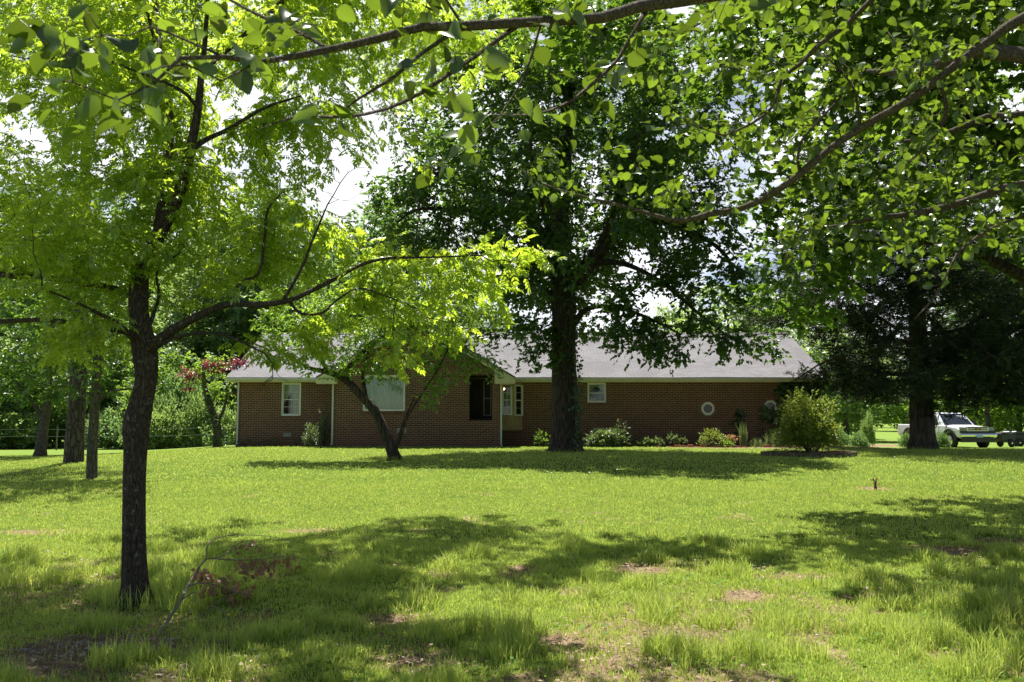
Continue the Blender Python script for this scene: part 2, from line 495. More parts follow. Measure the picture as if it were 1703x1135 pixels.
NEEDLES = []
for _ in range(3):
    pr = []
    for k in range(16):
        d = _r.normal(0, 1, 3); d[0] = abs(d[0]) + 0.3; d /= np.linalg.norm(d)
        pr.append(xf(T_NEEDLE, (0, 0, 0), d, _r.normal(0, 1, 3), _r.uniform(0.7, 1)))
    NEEDLES.append(combine(pr))

def scatter(templates, pos, xd, nd, size, rg):
    """many copies of leaf templates as one vertex/face set"""
    pos = np.asarray(pos, float); n = len(pos)
    xd = xd / (np.linalg.norm(xd, axis=1)[:, None] + 1e-9)
    yd = np.cross(nd, xd); yd /= np.linalg.norm(yd, axis=1)[:, None] + 1e-9
    nd = np.cross(xd, yd)
    size = np.broadcast_to(size, (n,))
    pick = rg.integers(0, len(templates), n)
    Vs = []; Fs = {}; off = 0
    for t, (TV, TF) in enumerate(templates):
        ix = np.nonzero(pick == t)[0]
        if not len(ix): continue
        k = len(TV)
        V = pos[ix][:, None] + size[ix][:, None, None] * (TV[None, :, 0:1] * xd[ix][:, None] + TV[None, :, 1:2] * yd[ix][:, None] + TV[None, :, 2:3] * nd[ix][:, None])
        Vs.append(V.reshape(-1, 3))
        o = off + np.arange(len(ix))[:, None, None] * k
        for f in TF: Fs.setdefault(f.shape[1], []).append((f[None] + o).reshape(-1, f.shape[1]))
        off += k * len(ix)
    return np.concatenate(Vs), [np.concatenate(f) for f in Fs.values()]

# ------------------------------------------------------------------ trees
def px_line(rows):
    """rows (px, py, Y, width in photo pixels) -> x,y,z,r"""
    return [(*at(a, b, Y), 0.43 * w * Y / F) for a, b, Y, w in rows]

def make_skeleton(lines, step):
    nodes = []; par = []; rad = []
    for li, L in enumerate(lines):
        P = spline(L, step)
        if li == 0:
            prev = -1; start = 0
        else:
            A = np.array(nodes); d = np.linalg.norm(A - P[0, :3], axis=1); prev = int(d.argmin())
            dd = A[prev] - P[0, :3]
            w = np.exp(-np.arange(len(P)) / 2.5)[:, None]
            P[:, :3] += dd * w; start = 1
        for row in P[start:]:
            nodes.append(row[:3]); par.append(prev); rad.append(row[3]); prev = len(nodes) - 1
    return np.array(nodes), par, rad

def grow(lines, attr, step=0.3, kill=0.35, iters=70, tip=0.004, pw=2.2, rg=None, skstep=None, grav=0.0, infl=1e9):
    nodes, par, rad = make_skeleton(lines, skstep or step)
    nsk = len(nodes)
    cap = nsk + 60000
    Nn = np.zeros((cap, 3)); Nn[:nsk] = nodes; n = nsk
    par = list(par)
    D = np.linalg.norm(attr[:, None] - Nn[None, :nsk], axis=2)
    near = D.argmin(1); dist = D.min(1); alive = dist > kill
    for it in range(iters):
        mk_ = alive & (dist < infl)
        if not mk_.any(): break
        idx = near[mk_]; d = attr[mk_] - Nn[idx]; d /= np.linalg.norm(d, axis=1)[:, None] + 1e-9
        u, inv = np.unique(idx, return_inverse=True)
        acc = np.zeros((len(u), 3)); np.add.at(acc, inv, d)
        acc /= np.linalg.norm(acc, axis=1)[:, None] + 1e-9
        acc += rg.normal(0, 0.22, acc.shape); acc[:, 2] -= grav
        acc /= np.linalg.norm(acc, axis=1)[:, None]
        new = Nn[u] + step * acc
        m = len(new)
        if n + m > cap: break
        Nn[n:n + m] = new; par += list(u)
        D = np.linalg.norm(attr[:, None] - new[None], axis=2)
        j = D.argmin(1); dm = D[np.arange(len(attr)), j]
        b = dm < dist; near[b] = n + j[b]; dist[b] = dm[b]
        alive &= dist > kill
        n += m
    Nn = Nn[:n]; par = np.array(par)
    # radii by the pipe model for what grew; the skeleton keeps its own
    acc = np.zeros(n); r = np.zeros(n); nch = np.zeros(n, int); best = -np.ones(n, int); bestr = np.zeros(n)
    for i in range(n - 1, -1, -1):
        r[i] = max(tip, acc[i] ** (1 / pw))
        if i < nsk: r[i] = rad[i]
        p = par[i]
        if p >= 0:
            acc[p] += r[i] ** pw; nch[p] += 1
            key = r[i] + (10 if (i < nsk and p == i - 1) else 0)
            if key > bestr[p]: bestr[p] = key; best[p] = i
    for i in range(nsk, n): r[i] = min(r[i], 0.85 * r[par[i]] if par[i] < nsk else r[par[i]])
    return dict(P=Nn, par=par, r=r, best=best, nch=nch, nsk=nsk)

def branches_mesh(G, big=24, ridge=0.08, minr=0.0):
    mb = MB(); P, par, r, best = G['P'], G['par'], G['r'], G['best']
    n = len(P); started = np.zeros(n, bool)
    for i in range(n):
        p = par[i]
        if p >= 0 and best[p] == i: continue
        path = [i]; j = best[i]
        while j >= 0: path.append(j); j = best[j]
        pts = P[path]; rr = r[path].copy()
        if rr[0] < minr: continue
        if p >= 0:
            pts = np.vstack((P[p], pts)); rr = np.concatenate(([min(r[p], rr[0] * 1.25)], rr))
        if len(pts) < 2: continue
        rr[-1] *= 0.5
        k = 3 if rr[0] < 0.012 else 5 if rr[0] < 0.03 else 8 if rr[0] < 0.07 else big
        mb.tube(pts, rr, k, True, ridge if rr[0] > 0.07 else 0.0, i)
    return mb

def tip_leaves(G, per, spread, droop, templates, size, rg, rmax=0.009, up=1.0, nrm=0.35, along=0.0, svar=0.2, only=None):
    """leaves round every thin grown node"""
    P, par, r, nsk = G['P'], G['par'], G['r'], G['nsk']
    ids = np.nonzero((r <= rmax) & (np.arange(len(P)) >= nsk))[0]
    if only is not None: ids = ids[only(P[ids])]
    if not len(ids): return None
    cnt = rg.poisson(per, len(ids)); ids = np.repeat(ids, cnt)
    tdir = P[ids] - P[par[ids]]; tdir /= np.linalg.norm(tdir, axis=1)[:, None] + 1e-9
    xd = tdir * 0.7 + rg.normal(0, 0.8, tdir.shape); xd[:, 2] = xd[:, 2] * 0.45 - droop
    xd /= np.linalg.norm(xd, axis=1)[:, None]
    pos = P[ids] - (P[ids] - P[par[ids]]) * rg.uniform(0, 1, (len(ids), 1)) + rg.normal(0, spread, tdir.shape)
    nd = rg.normal(0, nrm, tdir.shape); nd[:, 2] += up
    sz = size * rg.uniform(1 - svar, 1 + svar, len(ids))
    return scatter(templates, pos, xd, nd, sz, rg)

def blobs(rows, rg):
    """attractors from (px, py, Y, rx, ry, rz, count)"""
    out = []
    for px, py, Y, rx, ry, rz, n in rows:
        d = rg.normal(0, 1, (n, 3)); d /= np.linalg.norm(d, axis=1)[:, None]
        d *= rg.uniform(0, 1, (n, 1)) ** (1 / 2.6)
        out.append(at(px, py, Y) + d * (rx, ry, rz))
    return np.concatenate(out)

def envelope(c, rad, n, rg, inner=0.35, holes=None, seed=0):
    """attractors in a lumpy ellipsoid, thinner inside and with gaps"""
    d = rg.normal(0, 1, (n * 3, 3)); d /= np.linalg.norm(d, axis=1)[:, None]
    q = rg.uniform(inner ** 3, 1, (n * 3, 1)) ** (1 / 3)
    az = np.arctan2(d[:, 1], d[:, 0]) * 2.2; el = d[:, 2] * 3.1
    lump = noise2(az + 9, el + 9, 1.3, seed, 2)
    P = np.array(c) + d * q * np.array(rad) * (0.72 + 0.5 * lump[:, None])
    keep = noise2(P[:, 0] + P[:, 2] * 0.6, P[:, 1] + P[:, 2] * 0.8, 0.75, seed + 3, 2) > 0.40
    return P[keep][:n]

def tree(name, lines, attr, label, cat, bark, leaf, templates, size, per, rg, group=None, step=0.3, kill=0.35, tip=0.004,
         spread=0.05, droop=0.25, rmax=0.012, big=16, ridge=0.08, skstep=None, iters=70, grav=0.0, nrm=0.35, pw=2.2, loc=None, minr=0.0, up=1.0, only=None):
    base = np.array(lines[0][0][:3])
    root = empty(name, base if loc is None else loc, label, cat, group)
    G = grow(lines, attr, step, kill, iters, tip, pw, rg, skstep, grav)
    branches_mesh(G, big, ridge, minr).build('trunk', bark, root, True)
    L = tip_leaves(G, per, spread, droop, templates, size, rg, rmax, up, nrm, only=only)
    if L: mk('crown', L[0], L[1], leaf, root)
    print(name, 'nodes', len(G['P']), 'leaf verts', len(L[0]) if L else 0)
    return root, G

def copy_thing(root, loc, rz=0.0, sc=1.0, label=None, group=None, mat=None):
    r = root.copy(); COL.objects.link(r); r.location = loc; r.rotation_euler = (0, 0, rz)
    r.scale = (sc, sc, sc) if not isinstance(sc, tuple) else sc
    if label: r['label'] = label
    if group: r['group'] = group
    for ch in [o for o in bpy.data.objects if o.parent == root]:
        c = ch.copy(); COL.objects.link(c); c.parent = r
        if mat and ch.name.startswith('crown'):
            c.data = c.data.copy(); c.data.materials[0] = mat
    return r

# ================================================================== ground
def fold_coords(lo, hi, fine_lo, fine_hi, fine, grow_=1.22):
    c = list(np.arange(fine_lo, fine_hi, fine)); s = fine
    while c[-1] < hi: s *= grow_; c.append(c[-1] + s)
    s = fine
    while c[0] > lo: s *= grow_; c.insert(0, c[0] - s)
    return np.array(c)

BARE = []          # (x, y, rx, ry, strength) bare earth, in metres on the ground
for px, py, rx, ry, s in [(1065, 946, .24, .30, 1.3), (1235, 990, .22, .25, 1.0), (1580, 915, .45, .4, 1.1), (1690, 903, .5, .35, 1.1),
                          (868, 946, .18, .25, .9), (742, 955, .16, .2, .9), (510, 882, .5, .2, .6), (150, 1078, .62, .38, 1.25),
                          (60, 1110, .5, .3, 1.0), (1125, 1062, .35, .35, 1.0), (930, 1066, .22, .2, 1.0), (1405, 1042, .3, .16, .9),
                          (640, 1030, .3, .2, .8), (330, 905, .9, .3, .35), (60, 885, .8, .3, .5), (1560, 1085, .3, .12, .9),
                          (1450, 812, .35, .3, .8), (1320, 745, 4.5, .9, .9), (1440, 742, 2.6, 1.6, 1.0), (860, 880, .8, .5, .3), (700, 1100, .4, .2, .7)]:
    p = gp(px, py); BARE.append((p[0], p[1], rx, ry, s))

def bare_mask(x, y):
    b = np.zeros(np.shape(x))
    wob = noise2(x, y, 3.1, 21, 3)
    for bx, by, rx, ry, s in BARE:
        d2 = ((x - bx) / rx) ** 2 + ((y - by) / ry) ** 2
        b = np.maximum(b, s * np.exp(-d2 * 0.8))
    b = b * (0.5 + 1.0 * wob)
    # thin, patchy turf under the trees in the foreground
    thin = (1 - sst(8.5, 11.5, y)) * sst(0.53, 0.65, noise2(x, y, 1.5, 33, 3))
    b = np.maximum(b, 0.5 * thin)
    spots = sst(0.68, 0.78, noise2(x, y, 2.3, 41, 2)) * (1 - sst(16, 22, y)) * 0.35
    return np.clip(np.maximum(b, spots), 0, 1)

gx = fold_coords(-420, 420, -14, 14, 0.16); gy = fold_coords(-40, 900, 1.0, 30, 0.16)
X, Y = np.meshgrid(gx, gy)
Z = ground_z(X, Y) - 0.03 * bare_mask(X, Y) * (Y < 20)
nx, ny = len(gx), len(gy)
i = np.arange(ny - 1)[:, None]; j = np.arange(nx - 1)[None]
quads = np.stack((i * nx + j, i * nx + j + 1, (i + 1) * nx + j + 1, (i + 1) * nx + j), -1).reshape(-1, 4)

m, nt, out = new_mat('lawn_soil')
p = N(nt, 'ShaderNodeBsdfPrincipled'); p.inputs['Roughness'].default_value = 1.0; p.inputs['Specular IOR Level'].default_value = 0.05
a_ = N(nt, 'ShaderNodeAttribute', attribute_name='bare')
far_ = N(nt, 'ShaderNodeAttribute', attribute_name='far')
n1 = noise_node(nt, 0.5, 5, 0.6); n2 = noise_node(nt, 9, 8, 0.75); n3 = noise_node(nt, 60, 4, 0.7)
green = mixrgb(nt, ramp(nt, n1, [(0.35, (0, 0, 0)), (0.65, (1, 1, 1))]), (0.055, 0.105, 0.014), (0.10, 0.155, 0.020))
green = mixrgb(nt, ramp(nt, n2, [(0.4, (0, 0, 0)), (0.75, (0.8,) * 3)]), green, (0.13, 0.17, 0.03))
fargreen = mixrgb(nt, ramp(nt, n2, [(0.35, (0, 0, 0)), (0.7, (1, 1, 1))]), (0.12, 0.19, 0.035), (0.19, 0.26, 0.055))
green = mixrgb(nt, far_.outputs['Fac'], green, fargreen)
soil = ramp(nt, n2, [(0.3, (0.085, 0.055, 0.037)), (0.55, (0.22, 0.155, 0.10)), (0.75, (0.38, 0.30, 0.21))])
soil = mixrgb(nt, ramp(nt, n3, [(0.45, (0, 0, 0)), (0.7, (0.6,) * 3)]), soil, (0.33, 0.26, 0.18))
addb = N(nt, 'ShaderNodeMath', operation='MULTIPLY_ADD'); addb.inputs[1].default_value = 0.5
nt.links.new(n2, addb.inputs[0]); nt.links.new(a_.outputs['Fac'], addb.inputs[2])
nt.links.new(mixrgb(nt, ramp(nt, addb.outputs[0], [(0.45, (0, 0, 0)), (0.68, (1, 1, 1))]), green, soil), p.inputs['Base Color'])
b = N(nt, 'ShaderNodeBump'); b.inputs['Strength'].default_value = 0.8; b.inputs['Distance'].default_value = 0.03
nt.links.new(mixrgb(nt, 0.5, n2, n3), b.inputs['Height']); nt.links.new(b.outputs[0], p.inputs['Normal'])
nt.links.new(p.outputs[0], out.inputs[0])
M['ground'] = m
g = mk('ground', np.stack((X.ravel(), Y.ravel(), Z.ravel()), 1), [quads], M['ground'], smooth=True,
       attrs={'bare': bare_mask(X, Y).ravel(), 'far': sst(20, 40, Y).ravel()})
tag(g, 'sunlit green lawn rising gently towards the brick house, with bare patches', 'lawn', kind='structure')

# ------------------------------------------------------------------ grass blades (uncountable)
M['grass'] = leafmat('grass_blade', (0.13, 0.25, 0.025), (0.46, 0.56, 0.13), (0.70, 0.82, 0.15), 0.40, 0.025, 0.5, 0.9)
M['weed'] = leafmat('weed_leaf', (0.06, 0.14, 0.02), (0.13, 0.26, 0.04), (0.35, 0.55, 0.06), 0.4, 0.012, 0.6, 0.9)
M['straw'] = leafmat('straw_blade', (0.30, 0.26, 0.12), (0.55, 0.48, 0.26), (0.5, 0.42, 0.2), 0.3, 0.04, 0.5, 0.9)

def blades(x, y, h, w, rg, lean=0.35):
    n = len(x); a = rg.uniform(0, 2 * math.pi, n)
    z = ground_z(x, y) - 0.01
    la = rg.uniform(0, 2 * math.pi, n); ln = np.abs(rg.normal(0, lean, n)) * h
    lx, ly = np.cos(la) * ln, np.sin(la) * ln
    wx, wy = np.cos(a) * w / 2, np.sin(a) * w / 2
    V = np.zeros((n, 5, 3)); zt = np.sqrt(np.maximum(h * h - ln * ln * 0.8, (0.3 * h) ** 2))
    V[:, 0] = np.stack((x - wx, y - wy, z), 1); V[:, 1] = np.stack((x + wx, y + wy, z), 1)
    V[:, 2] = np.stack((x + wx * .8 + lx * .35, y + wy * .8 + ly * .35, z + zt * .62), 1)
    V[:, 3] = np.stack((x - wx * .8 + lx * .35, y - wy * .8 + ly * .35, z + zt * .62), 1)
    V[:, 4] = np.stack((x + lx, y + ly, z + zt), 1)
    o = np.arange(n)[:, None] * 5
    return V.reshape(-1, 3), [np.array([(0, 1, 2, 3)]) + o, np.array([(3, 2, 4)]) + o]

def grass_field(zones, rg, straw=0.0):
    Vs = []; Q = []; T = []; off = 0
    for y0, y1, n, w, h in zones:
        y = rg.uniform(y0, y1, n * 2); x = rg.uniform(-1, 1, n * 2) * (0.62 * y + 1.6)
        keep = rg.uniform(0, 1, n * 2) < (0.62 * y + 1.6) / (0.62 * y1 + 1.6)
        x, y = x[keep], y[keep]
        b = bare_mask(x, y); cl = noise2(x, y, 2.6, 3, 3); cf = noise2(x, y, 9.0, 13, 2)
        k = rg.uniform(0, 1, len(x)) < np.clip(1.08 - 1.25 * b, 0.02, 1) * np.clip(0.35 + 1.6 * (cf - 0.22), 0.15, 1)
        x, y, b, cl, cf = x[k], y[k], b[k], cl[k], cf[k]
        near = 1 - sst(9, 13, y)
        hh = h * (0.55 + 0.8 * cl) * (1 + near * 2.2 * sst(0.56, 0.74, cl)) * (1 - 0.45 * np.clip(b, 0, 1)) * rg.uniform(0.6, 1.3, len(x))
        ww = w * rg.uniform(0.7, 1.3, len(x))
        V, (q, t) = blades(x, y, hh, ww, rg, .55)
        Vs.append(V); Q.append(q + off); T.append(t + off); off += len(V)
    return np.concatenate(Vs), [np.concatenate(Q), np.concatenate(T)]
GS = 1.0
rg = np.random.default_rng(11)
V, fs = grass_field([(3.6, 7, int(170000 * GS), .0056, .050), (7, 11, int(170000 * GS), .0074, .050), (11, 18, int(150000 * GS), .011, .05), (18, 33.2, int(120000 * GS), .022, .05)], rg)
tag(mk('grass', V, fs, M['grass']), 'green grass blades covering the lawn', 'grass', kind='stuff')
V, fs = grass_field([(3.6, 8, 16000, .004, .055), (8, 16, 16000, .007, .05), (16, 31, 9000, .014, .05)], rg)
tag(mk('dry_grass', V, fs, M['straw']), 'pale dry grass blades among the green lawn', 'dry grass', kind='stuff')

def tuft_field(spots, n, h, w, rg, lean=0.55):
    xs = []; ys = []; hs = []
    for x, y, r, s in spots:
        k = int(n * s); a = rg.uniform(0, 6.28, k); q = r * np.sqrt(rg.uniform(0, 1, k))
        xs.append(x + q * np.cos(a)); ys.append(y + q * np.sin(a)); hs.append(h * s * rg.uniform(0.45, 1.15, k))
    x, y, hh = map(np.concatenate, (xs, ys, hs))
    return blades(x, y, hh, w * rg.uniform(.7, 1.4, len(x)), rg, lean)
sp = []
for px, py, r, s in [(225, 1005, .28, 1.3), (180, 1000, .2, 1.2), (280, 985, .22, 1.3), (340, 960, .25, 1.2), (400, 1000, .2, 1.0), (120, 960, .3, 1.0), (50, 970, .3, 1.1),
                     (1100, 1085, .14, 1.1), (1190, 1040, .16, .9), (1480, 1010, .18, .9), (1600, 1045, .2, 1.1), (900, 1000, .16, .8), (1580, 985, .2, .8), (320, 1010, .25, 1.4),
                     (560, 960, .3, .8), (620, 930, .3, .8), (450, 1060, .2, .9), (200, 1100, .2, 1.0), (720, 1060, .2, .8), (1330, 1090, .2, .9), (250, 955, .3, 1.2), (1660, 1090, .2, 1.1), (840, 1095, .15, .9), (1000, 1020, .2, .7)]:
    p = gp(px, py); sp.append((p[0], p[1], r, s))
for px, py, r, s in [(940, 752, 1.0, 1.1), (655, 766, .45, 1.0), (153, 808, .35, .8), (125, 782, .5, .8), (1535, 752, 1.0, 1.2), (1345, 760, 1.4, 1.0)]:
    p = gp(px, py); sp.append((p[0], p[1], r, s))
V, fs = tuft_field(sp, 330, .16, .007, rg)
tag(mk('long_grass', V, fs, M['grass']), 'longer unmown grass round the tree trunks and in the foreground', 'long grass', kind='stuff')

# litter of dry leaves and chips, weeds
def flat_scatter(n, fn, size, tmpl, rg, lift=.02, tilt=.35):
    y = 4.0 + 26 * rg.uniform(0, 1, n * 6) ** 1.8; x = rg.uniform(-1, 1, len(y)) * (0.62 * y + 1)
    k = rg.uniform(0, 1, len(y)) < fn(x, y); x, y = x[k][:n], y[k][:n]
    pos = np.stack((x, y, ground_z(x, y) + lift * rg.uniform(0.2, 1, len(x))), 1)
    a = rg.uniform(0, 6.28, len(x)); xd = np.stack((np.cos(a), np.sin(a), rg.normal(0, .15, len(x))), 1)
    nd = rg.normal(0, tilt, (len(x), 3)); nd[:, 2] = 1
    return scatter(tmpl, pos, xd, nd, size * rg.uniform(.6, 1.3, len(x)), rg)
V, fs = flat_scatter(9000, lambda x, y: np.clip(bare_mask(x, y) * 1.2, 0.02, 1) * (y < 14), .034, [T_DIAMOND, T_MAPLE, T_LANCE], rg, .03)
tag(mk('leaf_litter', V, fs, M['litter']), 'dry brown leaf litter on the bare patches of the lawn', 'leaf litter', kind='stuff')
V, fs = flat_scatter(2600, lambda x, y: sst(.52, .7, noise2(x, y, 1.7, 55, 2)) * (y < 12), .035, [T_ROUND, T_DIAMOND], rg, .06, .4)
tag(mk('clover', V, fs, M['weed']), 'small broad-leaved weeds growing through the lawn', 'weeds', kind='stuff')

c0 = gp(150, 1080); mb = MB()
for k in range(150):
    x = c0[0] + rg.normal(0, .42); y = c0[1] + rg.normal(0, .20); z = float(ground_z(x, y)) - .005
    a = rg.uniform(0, 3.14); l, w, h = rg.uniform(.01, .04), rg.uniform(.006, .016), rg.uniform(.003, .008)
    ca, sa = math.cos(a), math.sin(a)
    bx = np.array([(sx * l * rg.uniform(.7, 1), sy * w * rg.uniform(.6, 1), sz * h * rg.uniform(.5, 1)) for sz in (-1, 1) for sy in (-1, 1) for sx in (-1, 1)])
    bx = np.stack((bx[:, 0] * ca - bx[:, 1] * sa + x, bx[:, 0] * sa + bx[:, 1] * ca + y, bx[:, 2] + z + h), 1)
    mb.add(bx, [[(0, 2, 3, 1), (4, 5, 7, 6), (0, 1, 5, 4), (2, 6, 7, 3), (0, 4, 6, 2), (1, 3, 7, 5)]])
M['chips'] = paint('wood_chip', (0.20, 0.175, 0.155), .9, .35, 30, bump=.4)
tag(mb.build('wood_chips', M['chips']), 'grey weathered wood chips on bare ground beside the nearest trunk', 'wood chips', kind='stuff')

# ================================================================== house
def brickmat(name, radial=False):
    m, nt, out = new_mat(name)
    p = N(nt, 'ShaderNodeBsdfPrincipled'); p.inputs['Roughness'].default_value = 0.9; p.inputs['Specular IOR Level'].default_value = 0.2
    tc = N(nt, 'ShaderNodeTexCoord'); sx = N(nt, 'ShaderNodeSeparateXYZ'); nt.links.new(tc.outputs['Object'], sx.inputs[0])
    ad = N(nt, 'ShaderNodeMath', operation='ADD'); nt.links.new(sx.outputs[0], ad.inputs[0]); nt.links.new(sx.outputs[1], ad.inputs[1])
    cb = N(nt, 'ShaderNodeCombineXYZ'); nt.links.new(ad.outputs[0], cb.inputs[0]); nt.links.new(sx.outputs[2], cb.inputs[1])
    br = N(nt, 'ShaderNodeTexBrick')
    br.inputs['Scale'].default_value = 1.0; br.inputs['Brick Width'].default_value = 0.213; br.inputs['Row Height'].default_value = 0.073
    br.inputs['Mortar Size'].default_value = 0.0095; br.inputs['Mortar Smooth'].default_value = 0.3; br.inputs['Bias'].default_value = -0.1
    br.inputs['Color1'].default_value = (0.150, 0.055, 0.038, 1); br.inputs['Color2'].default_value = (0.040, 0.022, 0.020, 1)
    br.inputs['Mortar'].default_value = (0.37, 0.29, 0.21, 1)
    nt.links.new(cb.outputs[0], br.inputs['Vector'])
    n1 = noise_node(nt, 0.8, 5, 0.6); n2 = noise_node(nt, 30, 4, 0.6)
    col = mixrgb(nt, ramp(nt, n1, [(0.35, (0, 0, 0)), (0.75, (0.4,) * 3)]), br.outputs['Color'], (0.16, 0.065, 0.045))
    col = mixrgb(nt, ramp(nt, n2, [(0.45, (0, 0, 0)), (0.8, (0.45,) * 3)]), col, (0.30, 0.16, 0.10))
    # rain-splashed red soil low on the wall
    zr = ramp(nt, sx.outputs[2], [(0.0, (0.45,) * 3), (0.45, (0, 0, 0))])
    col = mixrgb(nt, zr, col, (0.20, 0.09, 0.055))
    nt.links.new(col, p.inputs['Base Color'])
    b = N(nt, 'ShaderNodeBump'); b.inputs['Strength'].default_value = 0.6; b.inputs['Distance'].default_value = 0.008; b.invert = True
    nt.links.new(br.outputs['Fac'], b.inputs['Height']); nt.links.new(b.outputs[0], p.inputs['Normal'])
    nt.links.new(p.outputs[0], out.inputs[0])
    return m
M['brick'] = brickmat('brick')

def shinglemat(name, axis):
    m, nt, out = new_mat(name)
    p = N(nt, 'ShaderNodeBsdfPrincipled'); p.inputs['Roughness'].default_value = 0.85; p.inputs['Specular IOR Level'].default_value = 0.3
    tc = N(nt, 'ShaderNodeTexCoord'); sx = N(nt, 'ShaderNodeSeparateXYZ'); nt.links.new(tc.outputs['Object'], sx.inputs[0])
    zz = N(nt, 'ShaderNodeMath', operation='MULTIPLY'); zz.inputs[1].default_value = 2.35; nt.links.new(sx.outputs[2], zz.inputs[0])
    cb = N(nt, 'ShaderNodeCombineXYZ'); nt.links.new(sx.outputs[axis], cb.inputs[0]); nt.links.new(zz.outputs[0], cb.inputs[1])
    br = N(nt, 'ShaderNodeTexBrick'); br.inputs['Scale'].default_value = 1.0
    br.inputs['Brick Width'].default_value = 0.31; br.inputs['Row Height'].default_value = 0.145; br.inputs['Mortar Size'].default_value = 0.02
    br.inputs['Mortar Smooth'].default_value = 0.6
    br.inputs['Color1'].default_value = (0.175, 0.178, 0.195, 1); br.inputs['Color2'].default_value = (0.130, 0.130, 0.143, 1); br.inputs['Mortar'].default_value = (0.12, 0.10, 0.11, 1)
    nt.links.new(cb.outputs[0], br.inputs['Vector'])
    n1 = noise_node(nt, 0.6, 5, 0.7, stretch=(1, 1, 0.35)); n2 = noise_node(nt, 45, 3, 0.6)
    col = mixrgb(nt, ramp(nt, n1, [(0.42, (0, 0, 0)), (0.66, (0.75,) * 3)]), br.outputs['Color'], (0.095, 0.09, 0.10))
    col = mixrgb(nt, ramp(nt, n2, [(0.4, (0, 0, 0)), (0.8, (0.4,) * 3)]), col, (0.24, 0.235, 0.25))
    nt.links.new(col, p.inputs['Base Color'])
    b = N(nt, 'ShaderNodeBump'); b.inputs['Strength'].default_value = 0.5; b.inputs['Distance'].default_value = 0.01; b.invert = True
    nt.links.new(br.outputs['Fac'], b.inputs['Height']); nt.links.new(b.outputs[0], p.inputs['Normal'])
    nt.links.new(p.outputs[0], out.inputs[0])
    return m
M['shingle'] = shinglemat('shingle', 0); M['shingle_side'] = shinglemat('shingle_side', 1)
M['cream'] = paint('cream_trim', (0.62, 0.55, 0.38), .5, .12, 3)
M['white'] = paint('white_trim', (0.72, 0.72, 0.68), .45, .08, 4)
M['gutter'] = paint('gutter_metal', (0.55, 0.53, 0.52), .4, .1, 3)
M['downspout'] = paint('downspout_metal', (0.55, 0.56, 0.57), .4, .06, 3)
M['tanwood'] = paint('weathered_plywood', (0.36, 0.25, 0.15), .75, .35, 3)
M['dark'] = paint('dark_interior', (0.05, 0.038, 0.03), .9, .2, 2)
M['darkwall'] = paint('interior_wall', (0.16, 0.13, 0.10), .9, .1, 2)
M['curtain'] = paint('curtain_cloth', (0.62, 0.62, 0.50), .9, .06, 8)
M['curtain_green'] = paint('curtain_green', (0.62, 0.70, 0.56), .9, .05, 6)
M['vent'] = paint('vent_metal', (0.33, 0.31, 0.27), .6, .1, 10)
M['screen'] = paint('insect_screen', (0.03, 0.026, 0.022), .7, .1, 4)
m, nt, out = new_mat('window_glass')
gl = N(nt, 'ShaderNodeBsdfGlossy'); gl.inputs['Roughness'].default_value = 0.03; tr = N(nt, 'ShaderNodeBsdfTransparent'); tr.inputs[0].default_value = (0.82, 0.86, 0.84, 1)
fr = N(nt, 'ShaderNodeFresnel'); fr.inputs[0].default_value = 1.55
sc_ = N(nt, 'ShaderNodeMath', operation='MULTIPLY_ADD'); sc_.inputs[1].default_value = 1.0; sc_.inputs[2].default_value = 0.04; nt.links.new(fr.outputs[0], sc_.inputs[0])
mx = N(nt, 'ShaderNodeMixShader'); nt.links.new(sc_.outputs[0], mx.inputs[0]); nt.links.new(tr.outputs[0], mx.inputs[1]); nt.links.new(gl.outputs[0], mx.inputs[2])
nt.links.new(mx.outputs[0], out.inputs[0]); M['glass'] = m

YW, YG, YR = 34.8, 33.3, 39.3          # main front wall, gable wing front, ridge line
YB = 43.8
ZG, ZE, ZRG = 0.20, 2.93, 5.34         # foot of wall, underside of eave, ridge
XL, XR, XGL, XGR, XGC = -11.2, 12.5, -7.0, -0.43, -3.715
house = empty('brick_house', (0, YW, ZG), 'long single-storey dark red brick ranch house with grey shingle roof and front gable wing', 'house')

def wall_y(mb, x0, x1, z0, z1, y, t, holes):
    """wall facing -Y with rectangular openings"""
    xs = sorted({x0, x1, *[h[0] for h in holes], *[h[1] for h in holes]}); zs = sorted({z0, z1, *[h[2] for h in holes], *[h[3] for h in holes]})
    for a, b in zip(xs, xs[1:]):
        for c, d in zip(zs, zs[1:]):
            if any(h[0] <= a and b <= h[1] and h[2] <= c and d <= h[3] for h in holes): continue
            mb.add([(a, y, c), (b, y, c), (b, y, d), (a, y, d), (a, y + t, c), (b, y + t, c), (b, y + t, d), (a, y + t, d)], [[(0, 1, 2, 3), (7, 6, 5, 4)]])
    for a, b, c, d in holes:
        mb.add([(a, y, c), (b, y, c), (b, y, d), (a, y, d), (a, y + t, c), (b, y + t, c), (b, y + t, d), (a, y + t, d)], [[(0, 4, 5, 1), (1, 5, 6, 2), (2, 6, 7, 3), (3, 7, 4, 0)]])

def wxz(x0, x1, y0, y1, Yd):
    a = at(x0, y1, Yd); b_ = at(x1, y0, Yd)
    return (a[0], b_[0], a[2], b_[2])
H_left = wxz(467, 501, 638, 692, YW); H_right = wxz(977, 1008, 638, 670, YW)
H_big = wxz(603, 674, 624, 684, YG); H_porch = wxz(780, 819, 624, 700, YG)
H_left = (*H_left[:3], 2.905); H_right = (*H_right[:3], 2.905)
W = MB()
bay0, bay1 = XGR, 0.36
wall_y(W, XL, XGL - .0, ZG, 3.0, YW, .25, [H_left])
wall_y(W, XGR, XR, ZG, 3.0, YW, .25, [H_right, (bay0, bay1, 0.95, 2.95)])
wall_y(W, XGL, XGR, ZG, 3.25, YG, .25, [H_big, H_porch])
